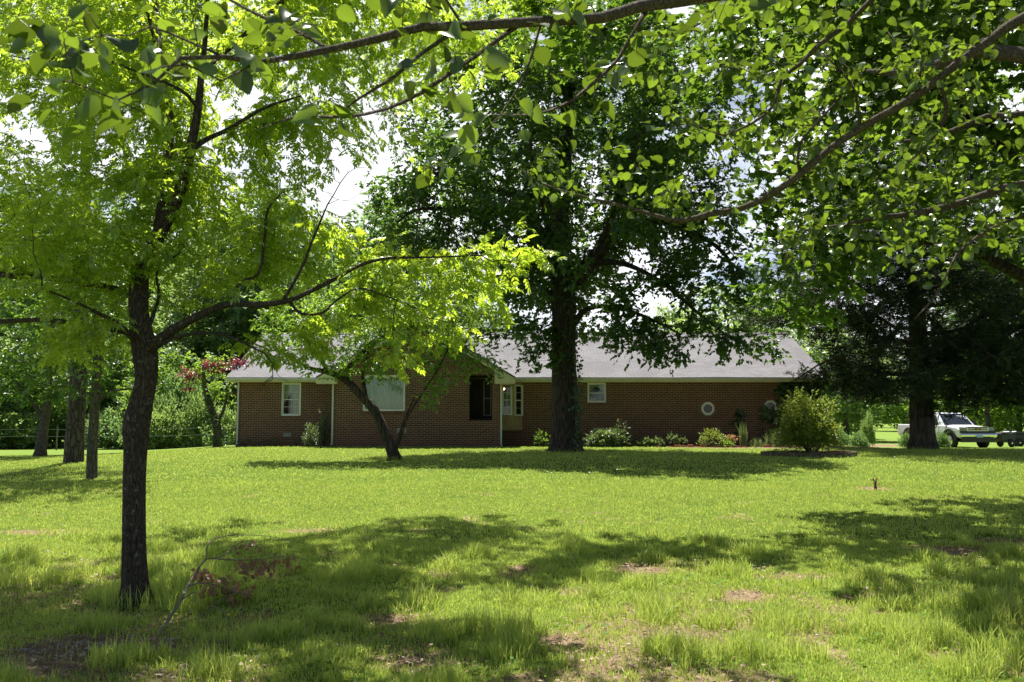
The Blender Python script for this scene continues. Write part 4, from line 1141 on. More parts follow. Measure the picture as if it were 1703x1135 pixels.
# --- overhead tree whose boughs come in from the right (trunk right of the frame)
rg = np.random.default_rng(22)
ty = gz(5.6, 1.2)
t2 = [[(5.6, 1.2, ty - .05, .24), (5.6, 1.25, .6, .19), (5.5, 1.4, 1.5, .17), (5.3, 1.6, 2.2, .15), (5.1, 1.8, 3.2, .12), (4.9, 2.2, 4.4, .09), (4.8, 2.4, 5.6, .05), (4.7, 2.5, 6.6, .02)],
      [(5.1, 1.9, 3.0, .075)] + px_line([(1760, -130, 3.0, 50), (1500, -70, 2.8, 42), (1300, -30, 2.6, 32), (1140, 0, 2.45, 26), (1060, 12, 2.4, 24), (1000, 30, 2.35, 22), (900, 36, 2.3, 20), (770, 44, 2.2, 20), (700, 46, 2.15, 17), (640, 62, 2.1, 17), (590, 74, 2.05, 15), (500, 92, 1.98, 13), (430, 103, 1.9, 11), (372, 95, 1.85, 10), (300, 97, 1.8, 8), (255, 140, 1.75, 6), (195, 167, 1.7, 4)]),
      px_line([(860, 38, 2.25, 12), (800, 85, 2.25, 11), (745, 125, 2.22, 11), (700, 155, 2.2, 10), (640, 183, 2.15, 9), (570, 196, 2.1, 8), (490, 195, 2.0, 7), (430, 215, 2.0, 4)]),
      px_line([(750, 46, 2.2, 10), (690, 92, 2.15, 9), (650, 130, 2.1, 8), (590, 168, 2.1, 6), (560, 192, 2.1, 4)]),
      px_line([(1085, 12, 2.4, 12), (1045, 75, 2.45, 10), (1030, 100, 2.5, 10), (990, 138, 2.5, 9), (950, 170, 2.55, 8), (890, 192, 2.6, 6), (850, 192, 2.6, 4)]),
      px_line([(892, 38, 2.3, 7), (882, 85, 2.35, 6), (868, 130, 2.4, 5), (832, 190, 2.4, 4), (808, 216, 2.4, 3)]),
      px_line([(765, 40, 2.2, 7), (740, 0, 2.2, 6), (700, -60, 2.2, 5)]),
      px_line([(560, 80, 2.03, 9), (480, 45, 2.2, 8), (420, 20, 2.4, 7), (360, -15, 2.6, 6), (300, -60, 2.8, 5)]),
      px_line([(430, 103, 1.9, 6), (370, 135, 1.9, 5), (310, 108, 1.9, 6), (240, 120, 1.8, 4)]),
      px_line([(372, 95, 1.85, 6), (250, 45, 1.8, 6), (215, 60, 1.8, 4), (170, 58, 1.8, 3)]),
      [(5.3, 1.7, 2.3, .10)] + px_line([(2100, -60, 2.9, 44), (1850, -20, 3.1, 34), (1703, 30, 3.2, 22), (1640, 72, 3.2, 18), (1600, 100, 3.2, 17), (1540, 148, 3.25, 17), (1490, 180, 3.25, 16), (1430, 214, 3.3, 15), (1380, 248, 3.3, 14), (1330, 290, 3.3, 14), (1280, 325, 3.35, 13), (1230, 348, 3.35, 12), (1180, 356, 3.35, 12), (1133, 368, 3.35, 10), (1080, 356, 3.35, 8), (1035, 343, 3.4, 7), (960, 325, 3.4, 5), (900, 305, 3.4, 4), (865, 280, 3.4, 3)]),
      px_line([(1500, -70, 2.8, 14), (1450, 0, 3.0, 12), (1395, 52, 3.1, 11), (1362, 75, 3.1, 10), (1330, 108, 3.1, 9), (1300, 130, 3.15, 8), (1288, 175, 3.15, 7), (1250, 206, 3.2, 6), (1205, 226, 3.2, 4)]),
      [(5.4, 1.6, 1.9, .08)] + px_line([(2100, 160, 3.4, 30), (1850, 170, 3.8, 24), (1703, 190, 4.0, 14), (1640, 195, 4.1, 13), (1600, 212, 4.1, 12), (1550, 230, 4.2, 10), (1500, 236, 4.2, 6)]),
      [(5.2, 1.9, 2.8, .09)] + px_line([(1900, 110, 4.4, 38), (1703, 92, 4.6, 30), (1640, 86, 4.7, 28), (1600, 90, 4.7, 24), (1560, 108, 4.8, 20), (1500, 122, 4.9, 14), (1440, 118, 5.0, 8)]),
      [(5.5, 1.5, 1.6, .07)] + px_line([(2150, 300, 3.2, 24), (1850, 300, 3.6, 18), (1703, 306, 3.8, 15), (1650, 320, 3.8, 15), (1590, 340, 3.8, 14), (1520, 356, 3.8, 13), (1460, 363, 3.8, 10), (1400, 375, 3.8, 7), (1330, 385, 3.8, 4)]),
      px_line([(1850, 300, 3.6, 10), (1720, 350, 3.5, 7), (1640, 385, 3.4, 6), (1590, 425, 3.3, 5), (1573, 460, 3.3, 4), (1550, 500, 3.3, 4), (1520, 532, 3.3, 3)]),
      px_line([(1560, 140, 3.25, 9), (1575, 190, 3.3, 8), (1545, 240, 3.3, 7), (1500, 280, 3.4, 4)]),
      px_line([(1430, 214, 3.3, 7), (1420, 150, 3.3, 6), (1390, 110, 3.2, 5)]),
      px_line([(1330, 290, 3.3, 7), (1330, 240, 3.3, 6), (1400, 160, 3.3, 5)])]
t2 += [[(4.9, 2.2, 4.2, .08), (5.8, 4.0, 5.0, .06), (6.8, 6.0, 5.6, .045), (7.4, 8.0, 6.0, .03), (7.6, 10.0, 6.2, .015)], [(4.8, 2.4, 5.0, .06), (4.6, 4.4, 5.8, .045), (4.9, 6.8, 6.3, .03), (5.2, 9.2, 6.5, .015)],
       [(5.1, 1.8, 3.2, .08), (7.4, 3.4, 4.2, .05), (9.4, 5.2, 4.9, .03), (10.6, 6.8, 5.2, .015)], [(4.9, 2.2, 4.3, .06), (3.0, 4.0, 5.6, .045), (.8, 5.6, 6.0, .035), (-1.6, 6.8, 6.3, .025), (-4.0, 7.2, 6.4, .012)],
       [(4.8, 2.4, 5.4, .05), (2.8, 5.2, 6.2, .03), (2.2, 7.0, 6.4, .015)], [(5.0, 2.0, 3.6, .06), (6.6, .6, 4.4, .03), (7.6, -.8, 4.6, .015)]]
near_tw = blobs([(a_[0], a_[1], a_[2], a_[3], a_[4], a_[5], int(a_[6] * 1.6)) for a_ in [(60, 60, 1.8, .14, .25, .07, 9), (140, 50, 1.8, .12, .25, .06, 9), (210, 75, 1.75, .12, .2, .06, 9), (130, 150, 1.75, .12, .2, .05, 7), (270, 130, 1.75, .10, .2, .06, 8), (330, 90, 1.85, .12, .2, .06, 8), (180, 165, 1.7, .06, .1, .03, 4), (60, 110, 1.8, .1, .2, .05, 5),
                 (265, 205, 1.75, .05, .15, .04, 5), (430, 160, 1.9, .12, .2, .08, 9), (400, 60, 2.1, .2, .3, .06, 9), (560, 200, 2.05, .12, .2, .05, 9), (520, 130, 2.0, .15, .2, .06, 8), (490, 30, 2.3, .2, .3, .06, 8),
                 (650, 110, 2.1, .15, .2, .08, 8), (720, 150, 2.15, .13, .2, .06, 8), (640, 20, 2.2, .2, .3, .06, 8), (800, 200, 2.3, .1, .2, .05, 5), (780, 120, 2.2, .15, .2, .06, 6), (890, 110, 2.4, .15, .3, .07, 9), (920, 60, 2.4, .15, .3, .06, 9), (970, 190, 2.5, .13, .2, .05, 7), (1060, 110, 2.6, .15, .3, .08, 10),
                 (700, 270, 2.6, .1, .1, .06, 5), (560, 210, 2.1, .08, .1, .03, 4), (730, 210, 2.1, .06, .1, .02, 3), (1010, 30, 2.5, .2, .3, .05, 9), (920, 20, 2.4, .2, .3, .05, 7), (20, 20, 1.8, .1, .2, .05, 6), (350, 30, 2.0, .2, .3, .05, 7), (100, 110, 1.75, .12, .2, .05, 6)]], rg)
mid_tw = blobs([(1120, 60, 3.0, .3, .4, .15, 26), (1220, 60, 3.1, .3, .5, .2, 34), (1180, 170, 3.3, .25, .5, .2, 30), (1290, 150, 3.3, .3, .4, .2, 40), (1380, 140, 3.4, .3, .5, .2, 46), (1330, 60, 3.4, .3, .5, .2, 34), (1460, 110, 3.5, .35, .5, .2, 44), (1460, 200, 3.5, .3, .5, .2, 40),
                (1560, 60, 3.6, .35, .5, .2, 50), (1640, 150, 3.7, .4, .5, .2, 50), (1560, 260, 3.7, .35, .5, .2, 46), (1660, 250, 3.8, .35, .5, .2, 46), (1420, 290, 3.6, .35, .5, .18, 40), (1340, 230, 3.5, .25, .4, .15, 30), (1500, 400, 3.7, .4, .4, .15, 40), (1600, 410, 3.6, .35, .4, .15, 34), (1680, 360, 3.8, .3, .4, .15, 26),
                (1400, 430, 3.8, .3, .4, .12, 24), (1330, 400, 3.8, .25, .3, .12, 16), (1150, 290, 3.4, .25, .3, .12, 22), (1080, 250, 3.4, .2, .3, .12, 18), (1000, 240, 3.3, .2, .3, .1, 14), (960, 300, 3.4, .18, .3, .07, 9), (860, 275, 3.4, .08, .1, .05, 6), (925, 320, 3.4, .15, .2, .05, 7), (1130, 330, 3.4, .2, .3, .08, 12), (1370, 340, 3.6, .25, .4, .1, 20),
                (1545, 490, 3.3, .05, .05, .05, 4), (1520, 552, 3.3, .02, .02, .02, 2), (1200, 290, 3.4, .2, .3, .1, 12)], rg)
out_tw = np.concatenate([envelope((7.0, 6.8, 5.9), (4.4, 4.4, 1.5), 640, rg, .2, seed=3), envelope((8.6, 5.8, 4.0), (2.4, 3.4, 1.6), 150, rg, .2, seed=5), envelope((5, -1.2, 4.2), (3.4, 2.2, 1.8), 100, rg, .3, seed=6), envelope((-.3, 7.8, 6.2), (2.2, 1.1, .6), 130, rg, .1, seed=8), envelope((-2.2, 6.9, 6.3), (3.0, 1.6, .6), 220, rg, .1, seed=9)])  # unseen crown lobes, added to throw shade over the near lawn
base = np.array(t2[0][0][:3]); pear = empty('pear_tree', base, 'overhead tree whose lichened boughs and round leaves hang in from the right', 'tree')
attr = np.concatenate((near_tw, mid_tw, out_tw))
G = grow(t2, attr, .085, .11, 60, .0016, 2.3, rg, .05, .02)
branches_mesh(G, 20, .05).build('trunk', M['bark_bough'], pear, True)
T_R = [stalked(t_) for t_ in (T_ROUND, T_ROUND2, leaf_outline([0, 0.08, 0.28, 0.55, 0.8, 1.0], [0.01, 0.2, 0.36, 0.36, 0.2, 0.0], 0.1, 0.3), leaf_outline([0, 0.08, 0.3, 0.6, 0.85, 1.0], [0.01, 0.24, 0.42, 0.38, 0.2, 0.0], 0.7, 0.5))]
inframe = lambda P: (P[:, 2] < 1.6 + P[:, 1] * .56) & (P[:, 1] > 1.2) & (np.abs(P[:, 0]) < P[:, 1] * .66 + .2)
near_f = lambda P: inframe(P) & (P[:, 1] < 2.75)
mid_f = lambda P: inframe(P) & (P[:, 1] >= 2.75)
La = tip_leaves(G, 2.6, .02, .45, T_R, .050, rg, .0035, 1.0, .7, svar=.4, only=near_f)
Lb = tip_leaves(G, 5.0, .03, .45, T_R, .035, rg, .0035, 1.0, .8, svar=.45, only=mid_f)
L = (np.concatenate((La[0], Lb[0])), [np.concatenate((La[1][0], Lb[1][0] + len(La[0])))])
L2 = tip_leaves(G, 4.2, .12, .3, T_R, .085, rg, .0035, 1.0, .5, only=lambda P: ~inframe(P))  # unseen leaves, set dense to deepen the shade they cast on the lawn
print('pear', len(G['P']), len(L[0]), len(L2[0]))
mk('crown', np.concatenate((L[0], L2[0])), [L[1][0], L2[1][0] + len(L[0])], M['leaf_pear'], pear, True)

# --- big oak in front of the house
rg = np.random.default_rng(23)
YO = 29.0
t4 = [px_line([(940, 757, YO, 84), (940, 745, YO, 66), (940, 728, YO, 57), (939, 690, YO, 51), (938, 640, YO, 49), (937, 590, YO, 47), (937, 530, YO, 46), (936, 490, YO, 48), (933, 450, YO, 42), (930, 400, YO, 36), (934, 330, YO, 32), (940, 250, YO, 27), (946, 160, YO, 21), (950, 60, YO, 15), (948, -60, YO, 9)]),
      px_line([(945, 485, YO, 32), (965, 458, YO, 30), (985, 435, YO, 28), (1005, 405, YO, 26), (1022, 360, YO, 22), (1035, 300, YO, 18), (1060, 230, YO, 13), (1090, 150, YO, 9)]),
      px_line([(948, 545, YO, 14), (962, 532, YO - .2, 13), (972, 518, YO - .4, 12), (990, 510, YO - .5, 10), (1030, 512, YO - .9, 8), (1080, 530, YO - 1.2, 6), (1130, 555, YO - 1.4, 4)]),
      px_line([(930, 420, YO, 22), (905, 390, YO - .3, 18), (880, 366, YO - .5, 15), (835, 352, YO - .8, 12), (800, 350, YO - 1, 11), (740, 348, YO - 1.2, 9), (690, 350, YO - 1.4, 5), (650, 380, YO - 1.6, 4)]),
      px_line([(932, 360, YO, 20), (900, 335, YO + .3, 16), (860, 325, YO + .4, 14), (810, 315, YO + .5, 11), (765, 303, YO + .6, 9), (700, 280, YO + .8, 6)]),
      px_line([(1010, 400, YO, 16), (1060, 375, YO - .3, 13), (1110, 370, YO - .6, 11), (1160, 390, YO - .8, 9), (1210, 430, YO - 1, 7), (1230, 500, YO - 1.1, 5)]),
      px_line([(985, 435, YO, 12), (1040, 440, YO - .8, 10), (1100, 470, YO - 1.3, 8), (1160, 520, YO - 1.6, 6), (1210, 560, YO - 1.8, 4)]),
      px_line([(945, 160, YO, 12), (880, 100, YO, 9), (800, 60, YO, 6)]), px_line([(1035, 300, YO, 12), (1110, 240, YO, 9), (1180, 180, YO, 6)]),
      px_line([(934, 330, YO, 14), (930, 280, YO + 2, 11), (900, 200, YO + 4, 7)]), px_line([(933, 440, YO, 16), (920, 400, YO - 2, 12), (900, 330, YO - 3.6, 8), (880, 230, YO - 4.4, 5)]), px_line([(1005, 405, YO, 14), (1020, 350, YO - 2, 10), (1050, 260, YO - 4, 6)])]
at4 = np.concatenate([envelope((2.3, 29, 10.6), (6.7, 5.6, 6.0), 1400, rg, .25, seed=12),
    blobs([(700, 420, 28, 1.3, 1.5, .7, 55), (660, 330, 28, 1.2, 1.5, 1, 60), (820, 420, 27, 1.2, 1.2, .8, 60), (860, 480, 27, .9, 1, .6, 45), (850, 545, 27.5, .6, .8, .35, 26), (880, 590, 28, .45, .6, .22, 16), (895, 555, 28, .5, .8, .35, 18), (800, 560, 28, .5, .6, .2, 12),
           (1010, 560, 27.5, .7, 1, .4, 36), (1060, 580, 27.5, .7, 1, .4, 40), (1110, 600, 27.5, .7, .8, .32, 40), (1075, 610, 27.5, .5, .8, .16, 16), (1160, 625, 27.6, .35, .5, .12, 10), (1150, 540, 27.5, 1, 1, .5, 50), (1205, 575, 27.5, .4, .7, .5, 26), (1250, 560, 27.5, .6, .8, .5, 40), (1290, 590, 27.6, .5, .7, .3, 24), (1040, 480, 27, 1, 1, .6, 40), (1130, 440, 27, 1.2, 1, .8, 50), (1230, 470, 27.3, 1, 1, .9, 60), (1000, 610, 28, .4, .5, .2, 12), (1250, 400, 27.6, .9, 1, 1, 60), (1290, 500, 27.8, .8, 1, .8, 50), (1310, 615, 27.8, .4, .5, .15, 14)], rg)])
k = ~((at4[:, 2] < 5.6) & (np.abs(at4[:, 0] - 1.85) < 1.15) & (at4[:, 1] < 29.5)) & (at4[:, 2] > 3.3)
at4 = at4[k & ~((at4[:, 0] > 7.3) & (at4[:, 1] > 27.0) & (at4[:, 2] > 4.5))]
tree('oak_tree', t4, at4, 'great dark oak with thick straight trunk standing in front of the brick house', 'tree', M['bark_oak'], M['leaf_oak'],
     SPRIG_WIDE, .27, 10, rg, step=.30, kill=.40, tip=.006, spread=.2, droop=.3, rmax=.02, big=28, ridge=.07, skstep=.2, iters=60, nrm=.45)
# ivy climbing the oak's right side
def ivy(name, pts, n, size, rg, label, rad=.1, mat='leaf_ivy', nrm=(0, -1, .3)):
    P = np.array(pts, float); seg = rg.integers(0, len(P) - 1, n); t = rg.uniform(0, 1, (n, 1))
    pos = P[seg, :3] * (1 - t) + P[seg + 1, :3] * t; w = P[seg, 3:4] * (1 - t) + P[seg + 1, 3:4] * t
    off = rg.normal(0, .5, (n, 3)) * w; off[:, 1] *= rad; pos = pos + off; pos[:, 1] -= np.abs(rg.normal(0, .03, n))
    xd = rg.normal(0, .6, (n, 3)); xd[:, 2] -= .7; nd = np.array(nrm) + rg.normal(0, .35, (n, 3))
    root = empty(name, P[0, :3], label, 'vine')
    mb = MB()
    for k in range(5):
        j = rg.normal(0, .25, len(P)) * P[:, 3]; mb.tube(P[:, :3] + np.stack((j, 0 * j - .008, 0 * j), 1), np.linspace(.013, .005, len(P)), 4)
    mb.build('stem', M['bark_thin'], root)
    L = scatter([T_ROUND, T_MAPLE], pos, xd, nd, size * rg.uniform(.6, 1.3, n), rg); mk('leaves', L[0], L[1], M[mat], root)
    return root
p = lambda a, b, Y, w: (*at(a, b, Y), w)
ivy('climbing_ivy', [p(960, 742, 28.45, .2), p(962, 690, 28.45, .22), p(960, 650, 28.45, .28), p(958, 610, 28.45, .3), p(954, 560, 28.45, .25), p(945, 500, 28.45, .2)], 300, .09, rg, 'ivy climbing the right side of the big oak trunk', 1.0)

# --- leaning tree with two thin companion stems
rg = np.random.default_rng(24); Y3 = 23.6
t3 = [px_line([(657, 770, Y3, 36), (655, 758, Y3, 25), (646, 735, Y3, 20), (634, 705, Y3, 18), (622, 682, Y3, 18), (608, 666, Y3, 17), (597, 655, Y3, 16), (583, 640, Y3, 15), (568, 628, Y3, 14), (545, 619, Y3, 11), (516, 613, Y3, 8), (490, 600, Y3, 7), (460, 580, Y3, 4)]),
      px_line([(657, 758, Y3, 5), (668, 725, Y3 - .1, 4), (680, 690, Y3 - .2, 4), (705, 650, Y3 - .3, 3.5), (728, 615, Y3 - .4, 3), (745, 580, Y3 - .4, 2.5), (760, 550, Y3 - .4, 3)]),
      px_line([(656, 755, Y3, 7), (664, 725, Y3 + .2, 5), (672, 700, Y3 + .3, 4), (690, 660, Y3 + .4, 3)]),
      px_line([(610, 668, Y3, 12), (607, 650, Y3, 9), (604, 630, Y3, 7), (608, 600, Y3, 6), (620, 570, Y3, 5), (640, 540, Y3, 3)]),
      px_line([(568, 628, Y3, 10), (590, 600, Y3 + .3, 9), (620, 572, Y3 + .4, 9), (660, 550, Y3 + .5, 8), (700, 540, Y3 + .6, 5)]),
      px_line([(545, 619, Y3, 8), (530, 590, Y3, 7), (520, 560, Y3, 6), (530, 520, Y3, 4)])]
at3 = blobs([(480, 550, 23.6, .9, 1.4, .5, 50), (540, 510, 23.6, 1.0, 1.5, .6, 60), (600, 560, 23.4, .9, 1.3, .6, 70), (670, 520, 23.6, 1.1, 1.5, .6, 70), (690, 590, 23.2, .9, 1.0, .45, 60), (640, 612, 23.0, .5, .8, .25, 26), (750, 560, 23.4, .9, 1.2, .55, 60), (800, 600, 23.2, .6, .8, .3, 34), (830, 625, 23.2, .25, .5, .12, 10), (560, 595, 23.2, .7, .9, .3, 44),
              (740, 640, 23.1, .45, .6, .2, 24), (720, 665, 23.1, .3, .4, .1, 12), (770, 615, 23.1, .4, .5, .2, 16), (620, 450, 24, 1.0, 1.5, .6, 44), (740, 480, 24, 1.1, 1.4, .6, 50), (460, 500, 24, .8, 1.2, .6, 34), (500, 610, 23.4, .4, .5, .15, 14)], rg)
tree('leaning_tree', t3, at3, 'small tree leaning left with two thin companion stems in front of the picture window', 'tree', M['bark_oak'], M['leaf_small'],
     SPRIG_SMALL, .22, 4.8, rg, step=.2, kill=.26, tip=.004, spread=.12, droop=.2, rmax=.012, big=18, ridge=.05, skstep=.12, iters=60, nrm=.4)
p3 = gp(660, 768)

# --- maple on the right, trunk out of frame, low boughs reaching in
rg = np.random.default_rng(25)
t5 = [[(11.0, 16, gz(11, 16), .5), (11, 16, 1.0, .36), (10.9, 16, 3.0, .32), (10.7, 15.8, 5, .26), (10.5, 15.7, 8, .18), (10.4, 15.6, 11.5, .08), (10.4, 15.6, 13.5, .03)],
      [(10.9, 16, 3.2, .16), (9.5, 15.4, 4.0, .12), (7.8, 15.0, 4.6, .08), (6.2, 14.6, 4.6, .05), (4.9, 14.4, 4.4, .02)],
      [(10.8, 16, 4.6, .14), (9, 15, 6.2, .10), (7, 14, 7.2, .07), (5, 13.6, 7.8, .04), (3.4, 13.2, 8.0, .02)], [(5.4, 13.7, 7.6, .04), (4.7, 11.6, 7.5, .03), (4.2, 9.6, 7.4, .02), (4.0, 8.0, 7.2, .01)],
      [(10.7, 15.9, 6.2, .12), (9, 17, 8, .08), (7.4, 18, 9.4, .04)], [(10.9, 16, 3.4, .12), (9.6, 13.6, 4.0, .08), (8.2, 12, 4.3, .04)],
      [(10.9, 16, 3.5, .13), (12.5, 14.5, 5, .08), (13.5, 12.5, 6, .04)], [(10.7, 15.8, 5, .12), (13, 17, 7, .08), (15, 18, 8, .04)], [(10.5, 15.7, 8, .1), (8.6, 14.6, 10, .06), (6.4, 13.8, 11, .03)]]
at5 = np.concatenate([envelope((10.0, 14.2, 8.4), (5.4, 5.6, 4.6), 1000, rg, .3, seed=31), envelope((6.4, 12.0, 7.9), (2.5, 3.0, 1.2), 620, rg, .1, seed=33), envelope((4.3, 9.9, 7.4), (2.0, 2.7, .9), 760, rg, .1, seed=35),  # smaller lobes, mostly above the frame, added to shade the right foreground
    blobs([(1290, 460, 14.5, .7, .8, .5, 45), (1340, 520, 14.5, .7, .7, .35, 36), (1330, 390, 14.2, .8, .9, .6, 60), (1280, 330, 14, .6, .9, .5, 40), (1420, 450, 14, .9, 1, .5, 50), (1380, 300, 14, 1, 1, .6, 60), (1300, 200, 13.6, 1.0, 1.2, .7, 60), (1200, 110, 13.4, 1.0, 1.2, .7, 55), (1090, 60, 13.2, .9, 1.2, .6, 45), (980, 90, 13.2, .7, 1, .5, 26),
           (1420, 150, 13.6, 1.1, 1.3, .8, 70), (1540, 250, 14, 1.1, 1.3, .8, 60), (1000, 20, 13.3, .9, 1, .4, 34), (1250, 30, 13.4, 1, 1, .5, 45), (900, 30, 13.5, .7, 1, .4, 22), (1500, 60, 13.6, 1.1, 1.2, .7, 60), (1640, 120, 14, 1.2, 1.2, .8, 60)], rg)])
at5 = at5[at5[:, 2] > 3.0]
tree('maple_tree', t5, at5, 'fresh green maple whose lobed leaves fill the upper right behind the boughs', 'tree', M['bark_oak'], M['leaf_maple'],
     SPRIG_OAK, .23, 4.6, rg, step=.26, kill=.34, tip=.005, spread=.12, droop=.3, rmax=.015, big=20, ridge=.06, skstep=.2, iters=60, nrm=.4)

# --- cedar with fluted trunk, right
rg = np.random.default_rng(26); YC = 31
c = at(1535, 755, YC); cx = c[0]; cz = gz(cx, YC)
t6 = [[(cx, YC, cz - .05, .56), (cx, YC, cz + .35, .44), (cx, YC, cz + 1.2, .40), (cx + .02, YC, cz + 2.2, .37), (cx, YC, 5, .28), (cx - .1, YC, 8, .20), (cx, YC, 11, .12), (cx, YC, 14.5, .03)]]
for k in range(30):
    a = k * 2.4 + rg.uniform(-.3, .3); z0 = 2.7 + k * .36; ln = 4.9 * (1 - (z0 / 17) ** 2) * rg.uniform(.8, 1.1)
    dx, dy = math.cos(a), math.sin(a); r0 = .075 * (1 - z0 / 17) + .012
    t6.append([(cx, YC, z0, r0 * 1.2), (cx + dx * ln * .3, YC + dy * ln * .3, z0 + .25 * rg.uniform(.2, 1.5), r0), (cx + dx * ln * .65, YC + dy * ln * .65, z0 + rg.uniform(.2, 1.1), r0 * .6), (cx + dx * ln, YC + dy * ln, z0 + rg.uniform(-.3, .9), r0 * .25)])
at6 = []
for k in range(3300):
    z = 2.3 + 13.5 * rg.uniform(0, 1) ** 1.25; rr = (6.0 if z < 8 else 6.0 * (1 - (z - 8) / 8.5)) * (.55 + .45 * min(1, (z - 1.2) / 1.8)); a = rg.uniform(0, 6.283); q = rr * rg.uniform(.12, 1) ** .5 * (.85 + .25 * math.sin(a * 3 + z))
    at6.append((cx + q * math.cos(a), YC + q * math.sin(a), z + .25 * math.sin(a * 5 + q)))
at6 = np.array(at6); nn = noise2(at6[:, 0] * 1.0 + at6[:, 1] * .6, at6[:, 2] * 1.5, 1.0, 61, 2); at6 = at6[nn > .36]
at6 = np.concatenate((at6, blobs([(1410, 570, 29.5, .6, .9, .4, 44), (1330, 500, 29.5, .8, .8, .5, 40), (1420, 630, 29.5, .4, .6, .2, 20), (1650, 640, 30, 1, 1, .5, 40), (1440, 650, 29.5, .6, .6, .2, 22), (1620, 560, 29, 1.6, 1, 1.2, 90), (1480, 520, 29, 1.5, 1, 1.2, 90), (1560, 430, 29, 1.6, 1, 1.2, 80), (1700, 660, 30, 1.2, 1, .3, 40), (1610, 680, 30, .8, 1, .2, 20), (1690, 600, 30, 1, 1, .6, 40)], rg)))
at6 = at6[~((at6[:, 0] < 12.3) & (at6[:, 2] < 4.7))]
tree('cedar_tree', t6, at6, 'dark evergreen cedar with fluted trunk standing beside the white pickup truck', 'tree', M['bark_cedar'], M['leaf_cedar'],
     SPRAY, .42, 9.0, rg, step=.3, kill=.36, tip=.006, spread=.16, droop=.1, rmax=.02, big=26, ridge=.16, skstep=.22, iters=45, nrm=.8)

# --- trees at left
rg = np.random.default_rng(27)
def px_tree(name, px, py, Y, rows, env, n, label, bark, leaf, tm, size, per, extra=None, limbs=(), step=.3, kill=.42, **kw):
    lines = [px_line([(a, b, Y, w) for a, b, w in rows])] + [px_line(l) for l in limbs]
    A = envelope(*env, n, rg, .2, seed=int(px) % 50)
    if extra is not None: A = np.concatenate((A, blobs(extra, rg)))
    return tree(name, lines, A, label, 'tree', bark, leaf, tm, size, per, rg, step=step, kill=kill, tip=.006, spread=.14, droop=.25, rmax=.02, iters=55, skstep=.2, nrm=.4, **kw)
px_tree('shade_tree', 153, 808, 18.5, [(153, 812, 28), (153, 800, 21), (154, 740, 19), (157, 690, 18), (160, 640, 17), (162, 590, 15), (160, 520, 11), (165, 440, 7), (165, 380, 4)],
        (at(150, 420, 18.5), (2.3, 2.4, 2.3)), 260, 'slim straight tree standing just in front of the thick-barked pine at left', M['bark_thin'], M['leaf_mid'], SPRIG_SMALL, .25, 4.2,
        [(110, 590, 18.2, 1.0, 1.0, .4, 60), (60, 640, 18.4, .7, .8, .25, 30), (190, 610, 18.2, .6, .8, .35, 40), (200, 560, 18.5, .9, 1, .5, 50), (80, 550, 18.6, 1, 1, .5, 50), (230, 640, 18.4, .4, .5, .15, 12), (20, 590, 18.6, .7, .8, .4, 30)],
        [[(160, 678, 18.5, 8), (172, 664, 18.5, 6), (190, 652, 18.5, 5), (222, 648, 18.5, 3)]], ridge=.05, big=16)
px_tree('pine_tree', 123, 784, 24, [(122, 788, 46), (123, 770, 37), (125, 720, 34), (129, 660, 31), (132, 600, 29), (137, 480, 25), (140, 340, 20), (143, 200, 15), (145, 60, 9), (146, 0, 5)],
        ((-12.2, 24, 12.2), (2.9, 2.9, 3.6)), 320, 'thick straight pine trunk with plated bark behind the slim tree at left', M['bark_pine'], M['leaf_mid'], NEEDLES, .17, 12, ridge=.04, big=24)
px_tree('forked_tree', 65, 760, 33, [(66, 764, 30), (68, 750, 22), (72, 715, 19), (76, 690, 17), (79, 665, 15), (82, 620, 11), (86, 560, 8), (90, 480, 4)],
        (at(60, 500, 33), (4.4, 4, 3.6)), 420, 'forked tree farther back near the left edge of the lawn', M['bark_thin'], M['leaf_mid'], SPRIG_SMALL, .34, 4.6, [(40, 650, 33, 1.5, 1.5, .4, 50), (110, 660, 33, 1, 1, .4, 24)],
        [[(74, 700, 33, 10), (62, 680, 33, 8), (50, 662, 33, 7), (30, 640, 33, 4)], [(77, 684, 33, 6), (90, 665, 33, 5), (105, 640, 33, 3)]], ridge=.05, big=14)
px_tree('red_leaved_tree', 362, 748, 36, [(363, 750, 24), (362, 735, 17), (362, 715, 16), (355, 690, 15), (346, 665, 12), (340, 640, 9), (338, 610, 6)],
        (at(350, 625, 36), (1.0, 1.0, .7)), 40, 'small vine-wrapped tree with some dark red leaves beside the left end of the house', M['bark_thin'], M['leaf_small'], SPRIG_SMALL, .26, 5, [(345, 640, 36, 1.1, .8, .4, 40), (370, 600, 36, 1.1, .8, .3, 34), (380, 660, 36, .5, .6, .2, 10)],
        [[(360, 705, 36, 8), (372, 680, 36, 6), (378, 655, 36, 3)]], ridge=.05, big=12)
red = [o for o in bpy.data.objects if o.name == 'red_leaved_tree'][0]
A = blobs([(350, 608, 35.7, .45, .5, .16, 34), (388, 612, 35.7, .6, .5, .2, 46), (318, 622, 35.8, .4, .4, .14, 45), (405, 630, 35.5, .3, .4, .18, 45), (400, 605, 35.5, .3, .4, .12, 30), (312, 645, 35.8, .15, .3, .08, 10), (405, 655, 35.5, .12, .3, .12, 10)], rg)
xd = rg.normal(0, 1, A.shape); nd = rg.normal(0, .5, A.shape); nd[:, 2] += 1
L = scatter(SPRIG_SMALL, A, xd, nd, .28, rg); mk('red_foliage', L[0], L[1], M['leaf_red'], red)
n = 420; t_ = rg.uniform(0, 1, n); P0 = at(363, 745, 36); P1 = at(346, 660, 36); pos = P0 + (P1 - P0) * t_[:, None] + rg.normal(0, .16, (n, 3)) * (1.4 - t_[:, None]); 
L = scatter([T_ROUND], pos, rg.normal(0, 1, (n, 3)), rg.normal(0, 1, (n, 3)), .12, rg); mk('vine', L[0], L[1], M['leaf_ivy'], red)

